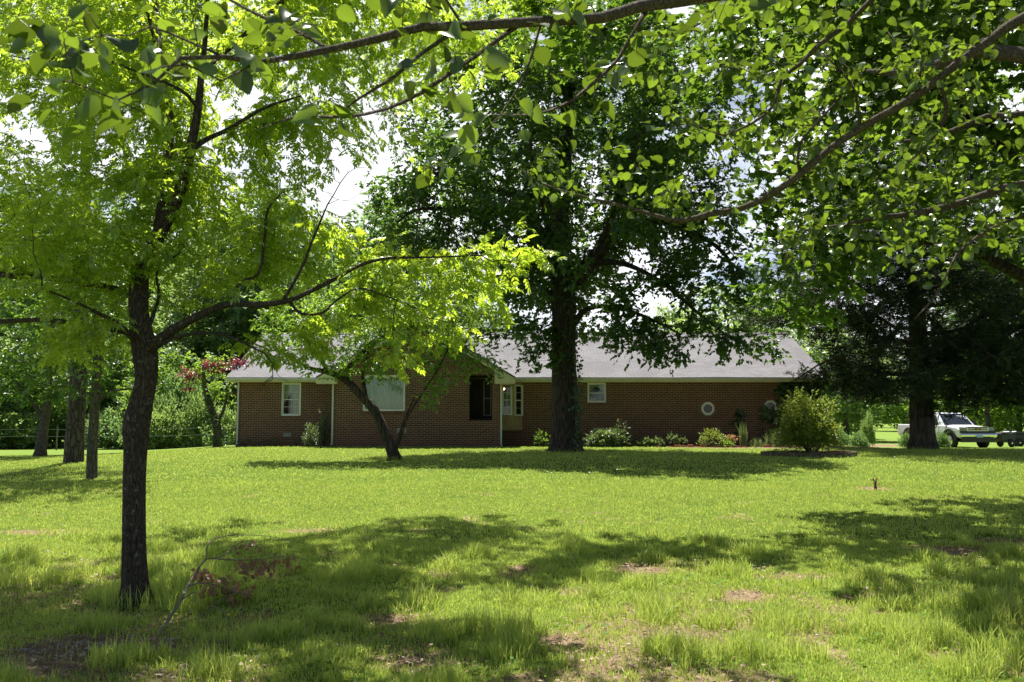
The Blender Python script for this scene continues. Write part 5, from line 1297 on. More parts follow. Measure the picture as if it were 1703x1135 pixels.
# --- woodland beyond: four tree forms, copied as individuals
rg = np.random.default_rng(28)
def wood_tree(h, rx, n, leaf, tm, low=.22, seed=0):
    lines = [[(0, 0, -.3, .26), (0.05, 0, 1.2, .2), (.15, .1, h * .35, .16), (0, .2, h * .65, .1), (.1, .1, h * .93, .03)]]
    A = envelope((0, 0, h * (.5 + low * .5)), (rx, rx, h * (.5 - low * .5)), n, rg, .25, seed=seed)
    root, G = tree('woodland_tree', lines, A, 'tree', 'tree', M['bark_thin'], leaf, tm, .62, 5.0, rg, 'trees of the woodland beyond the lawn', step=.55, kill=.7, tip=.012, spread=.32, droop=.2, rmax=.04, big=8, ridge=0, skstep=.5, iters=40, nrm=.6)
    return root
W1 = wood_tree(13, 4.6, 520, M['leaf_wood'], SPRIG_FAR, .15, 1)
W2 = wood_tree(16, 4.4, 560, M['leaf_wood2'], SPRIG_FAR, .2, 2)
W3 = wood_tree(9.5, 4.2, 430, M['leaf_wood'], SPRIG_FAR, .05, 3)
W4 = wood_tree(7, 3.8, 380, M['leaf_small'], SPRIG_FAR, -.02, 4)
def wx(px, Y): return (px - 851.5) / F * Y
place = [  # proto, px, Y, scale, label
 (W1, -120, 52, 1.1, 'L'), (W2, 20, 58, 1.15, 'L'), (W1, 110, 64, 1.2, 'L'), (W3, 190, 55, .95, 'L'), (W2, 250, 66, 1.1, 'L'), (W1, 330, 60, .95, 'L'), (W4, 290, 50, .8, 'L'), (W3, 60, 50, .8, 'L'), (W4, 130, 54, .85, 'L'), (W4, 215, 58, .9, 'L'),
 (W3, 420, 62, 1.1, 'B'), (W2, 500, 70, .95, 'B'), (W1, 590, 66, 1.0, 'B'), (W3, 680, 58, 1.0, 'B'), (W1, 770, 74, .8, 'B'), (W4, 860, 62, .9, 'B'), (W3, 1100, 64, .6, 'B'), (W3, 1210, 62, 1.15, 'B'), (W4, 980, 64, 1.05, 'B'), (W1, 1120, 78, .95, 'B'), (W3, 1300, 70, 1.05, 'B'),
 (W2, 440, 60, 1.25, 'B'), (W1, 560, 80, 1.5, 'B'), (W2, 650, 64, 1.2, 'B'), (W1, 760, 62, 1.0, 'B'), (W2, 360, 74, 1.3, 'L'), (W1, 40, 80, 1.4, 'L'), (W2, 160, 84, 1.5, 'L'),
 (W4, 1395, 66, .7, 'R'), (W3, 1440, 110, .9, 'R'), (W4, 1500, 105, .95, 'R'), (W3, 1380, 120, 1.0, 'R'), (W4, 1560, 100, .8, 'R'), (W2, 1420, 140, 1.0, 'R'), (W1, 1530, 135, 1.0, 'R'),
 (W2, 1640, 62, .9, 'D'), (W2, 1730, 58, .95, 'D'), (W4, 1600, 70, 1.0, 'D'), (W4, 1690, 64, 1.05, 'D'), (W1, 1830, 60, 1.0, 'D'), (W4, 1780, 66, 1.0, 'D'), (W2, 1960, 55, 1.0, 'D'), (W1, -260, 56, 1.1, 'L'), (W4, -60, 48, .9, 'L'), (W4, -30, 62, 1.2, 'L'), (W1, 1620, 150, 1.1, 'D')]
LBL = {'L': 'leafy green woodland tree beyond the wire fence at left', 'B': 'green woodland tree behind the house, seen above its roof', 'R': 'sunlit pale green tree at the far edge of the field on the right', 'D': 'dark leafy tree behind the white pickup truck'}
GRP = {'L': 'woodland trees beyond the left fence', 'B': 'woodland trees behind the house', 'R': 'trees at the far edge of the field', 'D': 'trees behind the pickup truck'}
used = set()
for pr, px, Yd, s, kk in place:
    x = wx(px, Yd); loc = (x, Yd, gz(x, Yd)); rz = rg.uniform(0, 6.28)
    if pr in used: copy_thing(pr, loc, rz, s * rg.uniform(.93, 1.07), LBL[kk], GRP[kk])
    else:
        used.add(pr); pr.location = loc; pr.rotation_euler = (0, 0, rz); pr.scale = (s,) * 3; pr['label'] = LBL[kk]; pr['group'] = GRP[kk]
# far treeline that reads as one mass
rgf = np.random.default_rng(40)
n = 26000; x = rgf.uniform(-330, 330, n); hh = 9 + 8 * noise2(x, 0 * x, .08, 70, 3); z = hh * rgf.uniform(0, 1, n) ** .8; yy = 210 + 14 * noise2(x, z, .1, 71, 2) + rgf.uniform(0, 14, n)
L = scatter(SPRIG_FAR, np.stack((x, yy, z - 1), 1), rgf.normal(0, 1, (n, 3)), rgf.normal(0, 1, (n, 3)) + (0, -.4, .8), 2.6, rgf)
tag(mk('far_woods', L[0], L[1], M['leaf_wood2']), 'distant belt of woodland closing the view behind the fields', 'woods', kind='stuff')

# ================================================================== shrubs and bed plants
def shrub(name, c, rad, n, size, mat, label, rg, group=None, tm=None, cat='shrub', stems=14, lump=.35, bot=.05, open_=.0):
    root = empty(name, c, label, cat, group); c = np.array(c, float); rad = np.array(rad, float)
    d = rg.normal(0, 1, (n, 3)); d[:, 2] = np.abs(d[:, 2]) * 1.0 - .25 * rg.uniform(0, 1, n); d /= np.linalg.norm(d, axis=1)[:, None]
    q = rg.uniform(.25, 1, (n, 1)) ** .5
    az = np.arctan2(d[:, 1], d[:, 0]); lum = noise2(az * 2 + 20, d[:, 2] * 4 + 20, 1.2, int(abs(c[0]) * 10) % 97, 2)
    pos = c + (0, 0, rad[2] * .22) + d * q * rad * (.8, .8, .8) * (1 - lump + 2 * lump * lum[:, None])
    pos[:, 2] = np.maximum(pos[:, 2], c[2] + bot * rg.uniform(0, 2, n))
    if open_: pos = pos[noise2(pos[:, 0] * 3, pos[:, 2] * 3 + pos[:, 1] * 2, 1.4, 5, 2) > open_]
    mb = MB()
    for k in range(stems):
        e = pos[rg.integers(0, len(pos))]; m_ = (c + e) / 2 + rg.normal(0, .08, 3) * rad
        mb.tube(spline([(*c, .02), (*m_, .012), (*e, .004)], .15)[:, :3], .012 * rad[2] ** .3, 4)
    mb.build('stem', M['bark_thin'], root)
    xd = (pos - c) / rad + rg.normal(0, .5, pos.shape); nd = rg.normal(0, .6, pos.shape); nd[:, 2] += 1
    L = scatter(tm or SPRIG_SMALL, pos, xd, nd, size * rg.uniform(.7, 1.3, len(pos)), rg)
    mk('foliage', L[0], L[1], mat, root)
    return root
rg = np.random.default_rng(50)
bp = gp(1345, 759); bp[2] = gz(bp[0], bp[1])
shrub('round_bush', (bp[0], bp[1], bp[2] + .08), (1.04, 1.0, 1.72), 5200, .12, M['leaf_bush'], 'big rounded yellow-green bush on a low mulched bed right of the house', rg, cat='bush', stems=30, lump=.45, open_=.33)
# mulch bed ring under the bush
mb = MB(); a = np.linspace(0, 2 * math.pi, 29)[:-1]
for k in range(28):
    a0, a1 = a[k], a[k] + 2 * math.pi / 28 * .93; r0, r1 = 1.30, 1.42; wz = rg.uniform(-.01, .015)
    f_ = .62
    mb.add([(bp[0] + r * math.cos(t), bp[1] + r * f_ * math.sin(t), bp[2] + z + wz) for z in (-.05, .13) for r, t in ((r0, a0), (r1, a0), (r1, a1), (r0, a1))], [[(3, 2, 1, 0), (4, 5, 6, 7), (0, 1, 5, 4), (1, 2, 6, 5), (2, 3, 7, 6), (3, 0, 4, 7)]])
M['edging'] = paint('bed_edging', (0.12, 0.085, 0.065), .9, .4, 7, bump=.5); M['terracotta'] = paint('terracotta_edging', (0.42, 0.17, 0.10), .85, .3, 8, bump=.4)
M['mulch'] = paint('mulch', (0.10, 0.06, 0.04), .95, .5, 25, bump=1)
bed = empty('planting_bed', tuple(bp), 'low round mulched bed with stone edging under the big rounded bush', 'flower bed')
mb.build('edging', M['edging'], bed)
V = [(bp[0], bp[1], bp[2] + .16)] + [(bp[0] + 1.32 * math.cos(t), bp[1] + .82 * math.sin(t), bp[2] + .07) for t in a]
mk('mulch', V, [np.array([(0, k + 1, (k + 1) % 28 + 1) for k in range(28)])], M['mulch'], bed, True)

def gpt(px, py):
    q = gp(px, py); q[2] = gz(q[0], q[1]); return q
def wallpt(px, dy=.6):
    Yd = YW - dy - (.85 if dy > .5 else 0); x = wx(px, Yd); return np.array((x, Yd, gz(x, Yd)))
def gpt_y(px, Yd):
    x = wx(px, Yd); return np.array((x, Yd, gz(x, Yd)))
T_H = [T_ROUND, T_ROUND2]
c = gpt_y(520, 32.9); shrub('corner_shrub', tuple(c), (.38, .35, .85), 300, .12, M['leaf_dull'], 'pale low shrub in the corner left of the gable wing downspout', rg, stems=10, open_=.3)
c = gpt_y(541, 33.6); shrub('climbing_rose', tuple(c), (.28, .25, 1.5), 260, .12, M['leaf_dull'], 'tall straggly plant against the corner between the left wing and gable wing', rg, stems=12, open_=.35)
for k, (px, w, h, n, lb) in enumerate([(413, .5, .35, 60, 'small low weed clump at the left end of the house wall'), (452, .5, .3, 50, 'sparse low weeds under the small left window'), (497, .25, .35, 26, 'tiny weed clump right of the crawl-space vent')]):
    shrub('weed_clump', tuple(wallpt(px, .35)), (w, .25, h), n, .10, M['leaf_dull'], lb, rg, 'weeds along the house wall', stems=4, cat='plant')
shrub('flowering_shrub', tuple(wallpt(1005, .9)), (.95, .5, .62), 620, .15, M['leaf_dull'], 'spreading pale-leaved shrub right of the oak against the brick wall', rg, tm=T_H + SPRIG_SMALL, stems=10)
shrub('flowering_shrub', tuple(wallpt(1030, .6)), (.55, .4, 1.0), 130, .14, M['leaf_dull'], 'taller sparse branch of pale leaves behind the spreading shrub', rg, tm=SPRIG_SMALL, stems=8)
shrub('flowering_shrub', tuple(wallpt(900, .7)), (.4, .35, .55), 110, .13, M['leaf_small'], 'small leafy shrub just left of the oak trunk by the wall', rg, stems=8)
for px, w, h, n, lb in [(1072, .28, .3, 70, 'lowest pale plant right of the spreading shrub'), (1092, .3, .32, 80, 'low yellow-green plant beneath the small kitchen window'), (1116, .25, .5, 70, 'upright pale plant midway along the wall bed'), (1133, .22, .35, 50, 'small pale plant right of the upright one')]:
    shrub('bed_plant', tuple(wallpt(px, .75)), (w, .25, h), n, .13, M['leaf_dull'], lb, rg, 'low plants in the bed along the wall', tm=T_H + SPRIG_SMALL[:2], stems=4, cat='plant')
az_ = shrub('azalea', tuple(wallpt(1184, .95)), (.62, .45, .62), 420, .12, M['leaf_bush'], 'yellow-green azalea with a few reddish leaves below the left octagonal window', rg, stems=14, open_=.3)
pos = wallpt(1212, 1.0) + rg.normal(0, 1, (26, 3)) * (.16, .1, .05) + (0, 0, .38)
L = scatter([T_MAPLE], pos, rg.normal(0, 1, (26, 3)), rg.normal(0, .6, (26, 3)) + (0, 0, 1), .14, rg); mk('red_foliage', L[0], L[1], M['leaf_dead'], az_)
shrub('bed_plant', tuple(wallpt(1208, 1.25)), (.35, .25, .28), 90, .11, M['leaf_small'], 'low green mound right of the azalea', rg, stems=3, cat='plant')
def strap_clump(name, c, n, h, w, label, rg, mat, spread=.2, lean=.35, group=None):
    c = np.array(c); a = rg.uniform(0, 6.28, n); x = c[0] + spread * rg.normal(0, .4, n); y = c[1] + spread * rg.normal(0, .4, n)
    V, fs = blades(x, y, h * rg.uniform(.6, 1.1, n), w, rg, lean)
    return tag(mk(name, V, fs, mat, None, loc=c), label, 'plant', group)
strap_clump('iris_clump', wallpt(1234, .95), 60, .95, .035, 'tall narrow clump of upright iris leaves in the wall bed', rg, M['leaf_dull'], .16, .14)
strap_clump('daylily_clump', wallpt(1256, 1.0), 80, .40, .022, 'low tuft of arching leaves right of the iris clump', rg, M['leaf_dull'], .35, .5, 'daylilies in the wall bed')
strap_clump('daylily_clump', wallpt(1283, 1.0), 110, .72, .026, 'taller clump of arching strap leaves left of the big round bush', rg, M['leaf_dull'], .45, .4, 'daylilies in the wall bed')
strap_clump('daylily_clump', wallpt(1302, 1.1), 80, .6, .024, 'strap-leaved clump half hidden beside the big round bush', rg, M['leaf_dull'], .35, .4, 'daylilies in the wall bed')
# terracotta edging bricks of the wall bed
eg = empty('bed_edging', tuple(wallpt(1200, 1.4)), 'low row of terracotta edging bricks along the wall bed', 'garden edging')
mb = MB(); x = wx(1085, 33.3)
while x < wx(1312, 33.3):
    l = rg.uniform(.2, .3); yy = 32.75 + .12 * math.sin(x * 1.3); z = gz(x, yy); hgt = rg.uniform(.03, .10)
    if rg.uniform() < .85: mb = MB(); mb.box(x, x + l - .02, yy, yy + .1, z - .05, z + hgt); mb.build('edging_brick', M['terracotta'], eg)
    x += l
# ivy on the right end of the wall
q = lambda a, b, w, d=.03: (*at(a, b, YW - d), w)
ivy('wall_ivy', [q(1300, 735, .8), q(1312, 700, .8), q(1308, 670, .35), q(1304, 645, .25), q(1303, 634, .15)], 900, .13, rg, 'ivy climbing the wall behind the big round bush', .35)
ivy('wall_ivy', [q(1335, 738, .9), q(1338, 700, .9), q(1340, 665, .8), q(1345, 640, .5)], 1300, .13, rg, 'dense ivy covering the right corner of the house wall', .35)
ivy('wall_ivy', [q(1300, 700, .3), q(1285, 690, .3, .1), q(1272, 686, .25, .15)], 160, .17, rg, 'pale leafy shoot partly hiding the right octagonal window', .5, 'leaf_dull')
ivy('wall_ivy', [q(1228, 716, .2), q(1229, 695, .3), q(1230, 682, .15)], 110, .11, rg, 'small dark patch of ivy on the wall between the octagonal windows', .3)

# shrubs beyond the lawn, left
bushes = [(10, 47, 2.6, 2.2), (60, 50, 2.8, 3.2), (185, 47, 2.2, 1.8), (262, 45, 1.7, 2.4), (235, 50, 2.5, 3.2), (300, 48, 2.6, 3.6), (338, 46, 1.4, 2.6), (385, 44, 1.5, 1.8), (-40, 46, 2.4, 2.6), (130, 52, 2.6, 2.8)]
bl = ['rounded bright bush at the left edge beyond the lawn', 'tall pale bush behind the forked tree', 'low bright bush between the slim tree and the nearest trunk', 'yellow-green bush just right of the nearest trunk', 'tall bush farther behind the nearest trunk', 'tall dense bush left of the red-leaved tree', 'grey-green bush touching the red-leaved tree', 'low bush at the left corner of the house', 'bush cut off by the left edge of the photo beyond the lawn', 'bush behind the thick pine trunk']
protoA = shrub('hedge_bush', (0, 0, 0), (1, 1, 1), 1700, .17, M['leaf_wood'], 'bush', rg, stems=8, lump=.6, open_=.3); protoB = shrub('hedge_bush', (0, 0, 0), (1, 1, 1), 1500, .18, M['leaf_wood2'], 'bush', rg, stems=8, lump=.6, open_=.34)
for k, ((px, Yd, w, h), lb) in enumerate(zip(bushes, bl)):
    pr = protoA if k % 3 != 2 else protoB; x = wx(px, Yd); loc = (x, Yd, gz(x, Yd)); s = (w * .8, w * .8, h * .95)
    if k in (0, 2): pr.location = loc; pr.scale = s; pr['label'] = lb; pr['group'] = 'bushes beyond the left side of the lawn'
    else: copy_thing(pr, loc, rg.uniform(0, 6), s, lb, 'bushes beyond the left side of the lawn')
for px, Yd, w, h, lb in [(1425, 42, .7, .7, 'small wild shrub between the round bush and the cedar trunk'), (1440, 46, .6, 1.7, 'taller sapling-like shrub between the round bush and the cedar'), (1392, 40, .8, .9, 'shrub behind the right side of the round bush'), (1503, 44, .5, .7, 'low weeds left of the cedar trunk'), (1563, 36, .45, .6, 'dark weedy shrub against the cedar trunk right side'), (1340, 47, 2.2, 2.6, 'leafy shrub beyond the right corner of the house')]:
    x = wx(px, Yd); copy_thing(protoA if h > 1 else protoB, (x, Yd, gz(x, Yd)), rg.uniform(0, 6), (w * .7, w * .7, h * .9), lb, 'wild shrubs right of the house')
for px, Yd, s, lb in [(1404, 60, .6, 'bare-stemmed tree trunk seen just right of the round bush'), ]:
    x = wx(px, Yd); copy_thing(W3, (x, Yd, gz(x, Yd)), 1.0, .9, lb, 'trees at the far edge of the field')

# wire fence beyond the lawn at left
fence = empty('wire_fence', (-16, 43, gz(-16, 43)), 'thin wire fence on slim posts along the far left edge of the lawn', 'fence')
M['wire'] = paint('galvanised_wire', (0.25, 0.26, 0.25), .5, .1, 10, metal=.4); M['postwood'] = paint('grey_post', (0.14, 0.12, 0.10), .9, .2, 10)
xs_ = np.arange(-36, -9, 4.4)
for x in xs_:
    z = gz(x, 43); mb = MB(); mb.tube([(x, 43, z - .1), (x + rg.normal(0, .02), 43, z + 1.15)], .035, 6); mb.build('post', M['postwood'], fence)
for h in (.7, 1.05):
    mb = MB(); mb.tube([(x, 42.96, gz(x, 43) + h - (.02 if i_ % 2 else 0)) for i_, x in enumerate(np.arange(-36, -9.1, 1.5))], .003, 4); mb.build('wire', M['wire'], fence)

# ================================================================== fallen branch
rg = np.random.default_rng(60)
fb = gpt(275, 1045); 
def fp(px, py, h=0.0, base=(275, 1045), Yb=None):
    return at(px, py, Yb)
Yf = 6.6
fl = [[(*at(262, 1060, 6.3), .008), (*at(278, 1035, 6.5), .013), (*at(300, 1000, 6.8), .013), (*at(312, 975, 7.1), .012), (*at(330, 945, 7.6), .010), (*at(342, 930, 7.9), .009), (*at(345, 908, 8.3), .008), (*at(360, 895, 8.6), .006), (*at(400, 890, 8.8), .0045), (*at(450, 893, 8.9), .003), (*at(505, 905, 8.9), .002)],
      [(*at(342, 930, 7.9), .008), (*at(370, 925, 8.0), .006), (*at(395, 905, 8.3), .005), (*at(430, 897, 8.5), .003)],
      [(*at(350, 930, 7.9), .007), (*at(400, 932, 7.9), .006), (*at(440, 930, 8.0), .004), (*at(480, 925, 8.1), .003), (*at(510, 932, 8.2), .002)],
      [(*at(316, 968, 7.1), .008), (*at(345, 968, 7.2), .006), (*at(390, 985, 7.3), .004), (*at(420, 990, 7.3), .003)], [(*at(300, 1000, 6.8), .007), (*at(325, 985, 6.9), .006), (*at(318, 1010, 6.7), .003)],
      [(*at(390, 985, 7.3), .006), (*at(350, 1010, 7.0), .005), (*at(330, 1030, 6.7), .003)], [(*at(345, 1000, 7.0), .006), (*at(375, 1020, 6.8), .005), (*at(372, 1035, 6.7), .003)]]
A = blobs([(430, 950, 8.0, .25, .15, .05, 70), (385, 975, 7.5, .2, .15, .05, 60), (485, 950, 8.1, .15, .15, .04, 18), (420, 915, 8.3, .2, .1, .04, 12), (360, 985, 7.2, .15, .15, .04, 18), (400, 1000, 7.3, .15, .12, .02, 14)], rg)
br_ = empty('fallen_branch', tuple(at(275, 1045, 6.4)), 'fallen bare branch with brown withered leaves lying in the grass right of the nearest trunk', 'branch')
G = grow(fl, A, .05, .06, 30, .0016, 2.3, rg, .04)
M['bark_dead'] = barkmat('dead_wood', (0.10, 0.085, 0.065), (0.30, 0.26, 0.21), 60, (1, 1, 1), .6, .004)
branches_mesh(G, 8, 0).build('branch_wood', M['bark_dead'], br_, True)
L = tip_leaves(G, 2.2, .02, .9, [T_MAPLE, T_LANCE, T_ROUND2], .05, rg, .003, .1, 1.0, svar=.4); mk('withered_leaves', L[0], L[1], M['leaf_dead'], br_)
# tree stub / seedling in the lawn at right
sp_ = gpt(1456, 812); mb = MB(); mb.tube([sp_ - (0, 0, .03), sp_ + (0, 0, .08), sp_ + (.02, 0, .17)], [.03, .02, .010], 7, True, .1, 3); mb.tube([sp_ + (0, 0, .08), sp_ + (-.04, 0, .2)], .01, 5)
stub = empty('tree_stub', tuple(sp_), 'little brown stub with withered leaves standing in the lawn at right', 'stump'); mb.build('stem', M['bark_thin'], stub)
pos = sp_ + (0, 0, .14) + rg.normal(0, 1, (22, 3)) * (.035, .03, .05) - (0, 0, .03); L = scatter([T_DIAMOND, T_LANCE], pos, rg.normal(0, 1, (22, 3)) + (0, 0, .3), rg.normal(0, 1, (22, 3)), .06, rg); mk('leaves', L[0], L[1], M['leaf_dead'], stub)
# tiny yellow and white flowers in the lawn
M['yellow'] = paint('yellow_petal', (0.8, 0.5, 0.02), .6, .1, 10); M['whitep'] = paint('seed_head', (0.8, 0.8, 0.76), .7, .05, 10)
for k, (px, py, m_, lb) in enumerate([(379, 1031, 'yellow', 'single yellow dandelion below the fallen branch'), (852, 1031, 'yellow', 'tiny yellow flower in the grass near the bottom centre'), (910, 790, 'whitep', 'dandelion seed head left of the oak shadow edge'), (917, 792, 'whitep', 'second seed head beside the first one'), (980, 792, 'whitep', 'seed head right of the pair below the oak'), (1026, 786, 'whitep', 'tallest seed head below the oak'), (1488, 763, 'whitep', 'seed head left below the cedar trunk'), (1512, 774, 'whitep', 'seed head directly below the cedar trunk')]):
    q0 = gpt(px, py + 8); h = .16 if m_ == 'whitep' else .07; f = empty('lawn_flower', tuple(q0), lb, 'flower', 'small flowers in the lawn')
    mb = MB(); mb.tube([q0, q0 + (.005, 0, h)], .003, 4); mb.build('stem', M['leaf_small'], f)
    mb = MB(); rr = .014 if m_ == 'yellow' else .02
    mb.lathe([(.002, -.4 * rr), (rr, 0), (rr * .7, rr * .6), (.002, rr * .8)], q0 + (.005, 0, h), 'z', 8); mb.build('flower_head', M[m_], f, True)

# ================================================================== pickup truck
TL = 5.9                                   # length; local x forward, y left, z up
M['tpaint'] = paint('white_car_paint', (0.62, 0.65, 0.68), .22, .03, 2, spec=.6)
M['black'] = paint('black_plastic', (0.02, 0.02, 0.022), .55, .1, 10); M['chrome'] = paint('chrome', (0.75, 0.75, 0.75), .12, .03, 5, metal=1)
M['tyre'] = paint('tyre_rubber', (0.02, 0.019, 0.018), .85, .2, 20); M['carglass'] = paint('car_glass', (0.02, 0.024, 0.028), .05, .05, 2, spec=.8)
M['lamp'] = paint('lamp_lens', (0.20, 0.23, 0.28), .1, .1, 20, spec=.8); M['amber'] = paint('amber_lens', (0.6, 0.18, 0.03), .2, .1, 20)
M['plate'] = paint('blue_plate', (0.35, 0.42, 0.70), .4, .1, 20); M['gold'] = paint('badge_metal', (0.30, 0.22, 0.08), .3, .1, 20, metal=.8)
tx, tyy = wx(1566, 48.5), 48.5
truck = empty('pickup_truck', (0, 0, 0), 'white pickup truck with black wheel-arch flares parked behind the cedar trunk', 'pickup truck')
def arch(cx_, r, z0, n=9): return [(cx_ + r * math.cos(t), z0 + r * math.sin(t)) for t in np.linspace(math.pi, 0, n)]
wf, wr_, zr = 2.0, -1.75, .42
low = .52
side = [(-2.95, .62), (-2.95, 1.22), (-1.0, 1.22), (-.62, 1.20), (1.05, 1.20), (1.45, 1.20), (2.55, 1.10), (2.80, 1.02), (2.86, .80), (2.86, .55)] + [(p_[0], p_[1]) for p_ in arch(wf, .50, .44)[::-1] if p_[1] > .5] + [(1.4, low), (-1.15, low)] + [(p_[0], p_[1]) for p_ in arch(wr_, .50, .44)[::-1] if p_[1] > .5] + [(-2.4, .6)]
def ext(mb, poly, y0, y1, inset=0.0):
    """side profile extruded across the width, upper edge tucked in slightly"""
    P = np.array(poly); n_ = len(P); V = []
    for s_, yv in ((0, y0), (1, y1)):
        for x, z in P: V.append((x, yv * (1 - .06 * max(0, z - .85)), z))
    f = [[tuple(range(n_))[::-1], ][0]]
    mb.add(V, [[tuple(range(n_))[::-1]], [tuple(range(n_, 2 * n_))], [(i_, (i_ + 1) % n_, n_ + (i_ + 1) % n_, n_ + i_) for i_ in range(n_)]])
mb = MB(); ext(mb, side, -.98, .98)
body = mb.build('body', M['tpaint'], truck)
bv = body.modifiers.new('bevel', 'BEVEL'); bv.width = .045; bv.segments = 3; bv.limit_method = 'ANGLE'; bv.angle_limit = R(40)
# power bulge of the hood
mb = MB(); mb.prism([(1.35, 1.19), (1.55, 1.235), (2.45, 1.15), (2.72, 1.06), (2.6, 1.04), (1.4, 1.17)], 1, -.55, .55); h_ = mb.build('hood', M['tpaint'], truck)
bv = h_.modifiers.new('bevel', 'BEVEL'); bv.width = .03; bv.segments = 2
# cab
cab = [(-.62, 1.19), (-.56, 1.62), (-.42, 1.84), (.10, 1.90), (.52, 1.86), (.78, 1.72), (1.36, 1.19)]
def cabpt(x, z, s_): return (x, s_ * (.93 - .24 * max(0, z - 1.19)), z)
V = [cabpt(x, z, s_) for s_ in (-1, 1) for x, z in cab]; n_ = len(cab)
mb = MB(); mb.add(V, [[tuple(range(n_))[::-1]], [tuple(range(n_, 2 * n_))], [(i_, i_ + 1, n_ + i_ + 1, n_ + i_) for i_ in range(n_ - 1)]])
cb_ = mb.build('cab', M['tpaint'], truck); bv = cb_.modifiers.new('bevel', 'BEVEL'); bv.width = .04; bv.segments = 3
def quadmesh(name, pts, mat, par): return mk(name, pts, [np.array([tuple(range(len(pts)))])], mat, par)
o = .012
quadmesh('windscreen', [(1.31 + o, -.80, 1.25), (1.31 + o, .80, 1.25), (.83 + o, .72, 1.70), (.60 + o * 2, .66, 1.835), (.60 + o * 2, -.66, 1.835), (.83 + o, -.72, 1.70)], M['carglass'], cb_)
for s_ in (-1, 1):
    yy = lambda z: s_ * (.93 - .24 * (z - 1.19) + .008)
    pts = [(-.40, yy(1.24), 1.24), (.98, yy(1.24), 1.24), (.62, yy(1.72), 1.72), (.45, yy(1.79), 1.79), (-.34, yy(1.79), 1.79)]
    quadmesh('side_window', pts if s_ < 0 else pts[::-1], M['carglass'], cb_)
    mb = MB(); mb.box(-.62, -.605, s_ * .985, s_ * .99, .62, 1.18) if s_ > 0 else mb.box(-.62, -.605, -.99, -.985, .62, 1.18)
    mb.build('door_seam', M['black'], truck); mb = MB(); mb.box(1.06, 1.075, min(s_ * .985, s_ * .99), max(s_ * .985, s_ * .99), .62, 1.16); mb.build('door_seam', M['black'], truck); mb = MB(); mb.box(-1.02, -1.0, min(s_ * .985, s_ * .992), max(s_ * .985, s_ * .992), .62, 1.2)
    mb.build('bed_seam', M['black'], truck)
    mb = MB(); mb.box(-.5, -.32, min(s_ * .985, s_ * 1.01), max(s_ * .985, s_ * 1.01), 1.02, 1.06); mb.build('door_handle', M['black'], truck)
    mb = MB(); mb.box(.80, .93, min(s_ * .99, s_ * 1.24), max(s_ * .99, s_ * 1.24), 1.20, 1.24); mb.box(.82, .92, min(s_ * 1.05, s_ * 1.26), max(s_ * 1.05, s_ * 1.26), 1.22, 1.46); m__ = mb.build('mirror', M['black'], truck)
    for c_ in (wf, wr_):
        mb = MB(); A1 = arch(c_, .50, .44, 15); A2 = arch(c_, .60, .44, 15); P = A1 + A2[::-1]; y0, y1 = s_ * .96, s_ * 1.05
        mb.prism(P, 1, min(y0, y1), max(y0, y1)); mb.build('wheel_arch', M['black'], truck)
        wc = (c_, s_ * .88, zr - .02)
        mb = MB(); mb.lathe([(.24, -.13), (.38, -.13), (.40, -.09), (.40, .09), (.38, .13), (.24, .13), (.235, 0)], wc, 'y', 28); w_ = mb.build('wheel', M['tyre'], truck, True)
        mb = MB(); mb.lathe([(.04, .19 * s_), (.09, .20 * s_), (.10, .145 * s_), (.20, .135 * s_), (.245, .15 * s_), (.25, .05 * s_)], wc, 'y', 24)
        for k in range(8):
            t = k * math.pi / 4; mb.lathe([(.001, .165 * s_), (.025, .16 * s_), (.025, .12 * s_)], (wc[0] + .15 * math.cos(t), wc[1], wc[2] + .15 * math.sin(t)), 'y', 8)
        mb.build('rim', M['chrome'], w_, True)
# front end
mb = MB(); mb.box(2.855, 2.93, -.97, .97, .80, .93); mb.build('bumper_top', M['black'], truck)
mb = MB(); mb.prism([(2.84, .58), (2.99, .62), (3.03, .72), (3.0, .80), (2.84, .80)], 1, -1.0, 1.0); bm_ = mb.build('bumper', M['chrome'], truck); bv = bm_.modifiers.new('bevel', 'BEVEL'); bv.width = .02; bv.segments = 2
mb = MB(); mb.box(2.80, 2.90, -.9, .9, .34, .58); mb.build('air_dam', M['black'], truck)
mb = MB(); mb.box(2.80, 2.885, -.56, .56, .935, 1.13); gr_ = mb.build('grille', M['black'], truck)
mb = MB()
for z0, z1, x1 in ((.925, .955, 2.91), (1.02, 1.05, 2.905), (1.12, 1.15, 2.86)): mb.box(2.80, x1, -.58, .58, z0, z1)
mb.box(2.80, 2.89, -.60, -.565, .935, 1.14); mb.box(2.80, 2.89, .565, .60, .935, 1.14); mb.build('grille_bar', M['chrome'], gr_)
mb = MB(); mb.prism([(-.16, 1.02), (-.05, 1.02), (-.05, .99), (.05, .99), (.05, 1.02), (.16, 1.02), (.16, 1.055), (.05, 1.055), (.05, 1.085), (-.05, 1.085), (-.05, 1.055), (-.16, 1.055)], 0, 2.906, 2.925); mb.build('badge', M['gold'], gr_)
for s_ in (-1, 1):
    a_y, b_y = sorted((s_ * .62, s_ * .94)); mb = MB(); mb.box(2.74, 2.875, a_y, b_y, 1.00, 1.12); mb.build('headlight', M['lamp'], truck)
    mb = MB(); mb.box(2.74, 2.872, a_y, b_y, .935, .985); mb.build('turn_signal', M['lamp'] if s_ < 0 else M['lamp'], truck)
    a_y, b_y = sorted((s_ * .88, s_ * .955)); mb = MB(); mb.box(2.70, 2.88, a_y, b_y, .938, .982); mb.build('marker_lamp', M['amber'], truck)
mb = MB(); mb.prism([(-.17, .60), (.17, .60), (.20, .66), (.10, .74), (-.10, .74), (-.20, .66)], 0, 3.025, 3.045); mb.build('front_plate', M['plate'], truck)
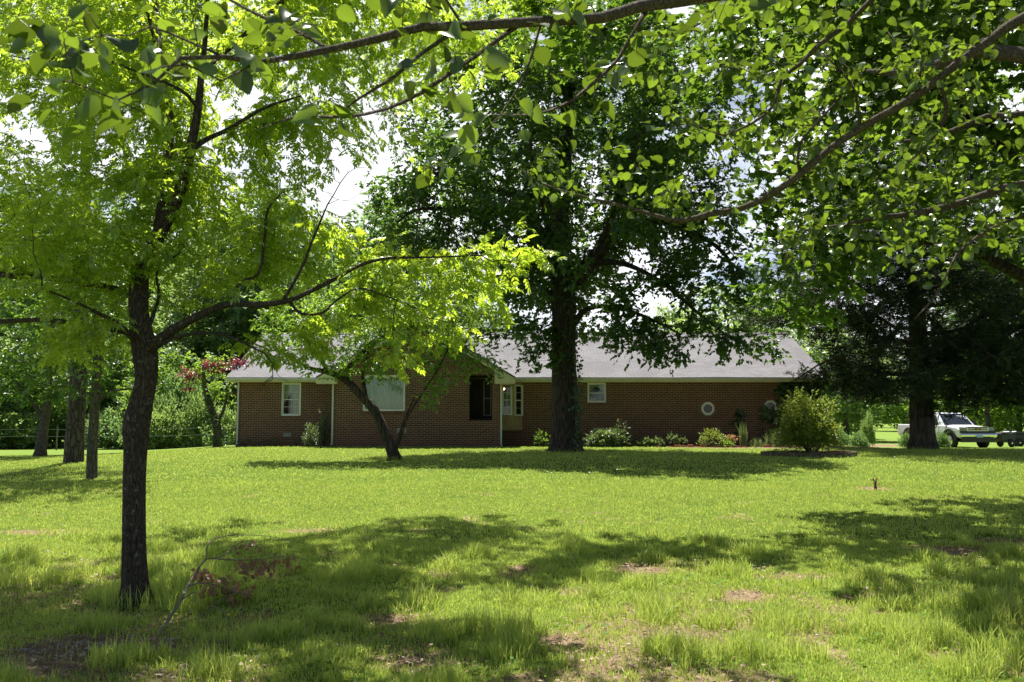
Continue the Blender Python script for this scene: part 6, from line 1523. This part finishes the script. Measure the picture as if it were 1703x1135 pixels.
# bed interior rim and underbody
mb = MB(); mb.box(-2.9, -.70, -.86, .86, 1.205, 1.232); mb.build('bed_liner', M['black'], truck)
mb = MB(); mb.box(-2.7, 2.7, -.6, .6, .34, .53); mb.build('chassis', M['black'], truck)
mb = MB(); mb.box(-2.98, -2.94, -.93, -.82, .85, 1.12); mb.build('tail_lamp', M['amber'], truck)
truck.location = (tx, tyy, gz(tx, tyy) + .0); truck.rotation_euler = (0, 0, R(-90 + 7)); truck.scale = (1.0, 1.03, 1.02)

# dark lawn-tractor-like machine at the right edge
def bin_(px, Yd, s, rz, lab):
    b_ = empty('utility_cart', (0, 0, 0), lab, 'cart', 'dark carts beside the pickup truck')
    mb = MB(); mb.prism([(-.45, .35), (-.52, .75), (.55, .75), (.45, .35)], 1, -.33, .33); t_ = mb.build('tub', M['black'], b_); bv = t_.modifiers.new('bevel', 'BEVEL'); bv.width = .04; bv.segments = 2
    mb = MB(); mb.prism([(-.55, .755), (-.50, .83), (.30, .86), (.52, .78)], 1, -.35, .35); mb.build('lid', M['black'], b_)
    mb = MB(); mb.prism([(.20, .87), (.24, .90), (.50, .835), (.50, .80)], 1, -.2, .2); mb.build('highlight', M['white'], b_)  # white wedge painting a highlight onto the black lid
    for s_ in (-1, 1):
        mb = MB(); mb.lathe([(.10, -.05), (.22, -.05), (.24, 0), (.22, .05), (.10, .05)], (.15, s_ * .38, .24), 'y', 18); w_ = mb.build('wheel', M['tyre'], b_, True)
        mb = MB(); mb.lathe([(.02, .06 * s_), (.10, .03 * s_), (.11, 0)], (.15, s_ * .38, .24), 'y', 12); mb.build('hub', M['chrome'], w_)
    mb = MB(); mb.tube([(-.45, 0, .6), (-.8, 0, .75), (-.95, 0, .95)], .02, 6); mb.tube([(-.95, -.2, .95), (-.95, .2, .95)], .02, 6); mb.build('handle', M['black'], b_)
    x = wx(px, Yd); b_.location = (x, Yd, gz(x, Yd)); b_.rotation_euler = (0, 0, rz); b_.scale = (s * .85,) * 3
bin_(1664, 47.5, 1.15, .3, 'dark cart with a painted white cover just right of the pickup truck')
bin_(1692, 49, 1.15, 2.9, 'dark cart with a painted white cover at the right edge of the photo')
print('objects', len(bpy.data.objects), 'polys', sum(len(o.data.polygons) for o in bpy.data.objects if o.type == 'MESH'))
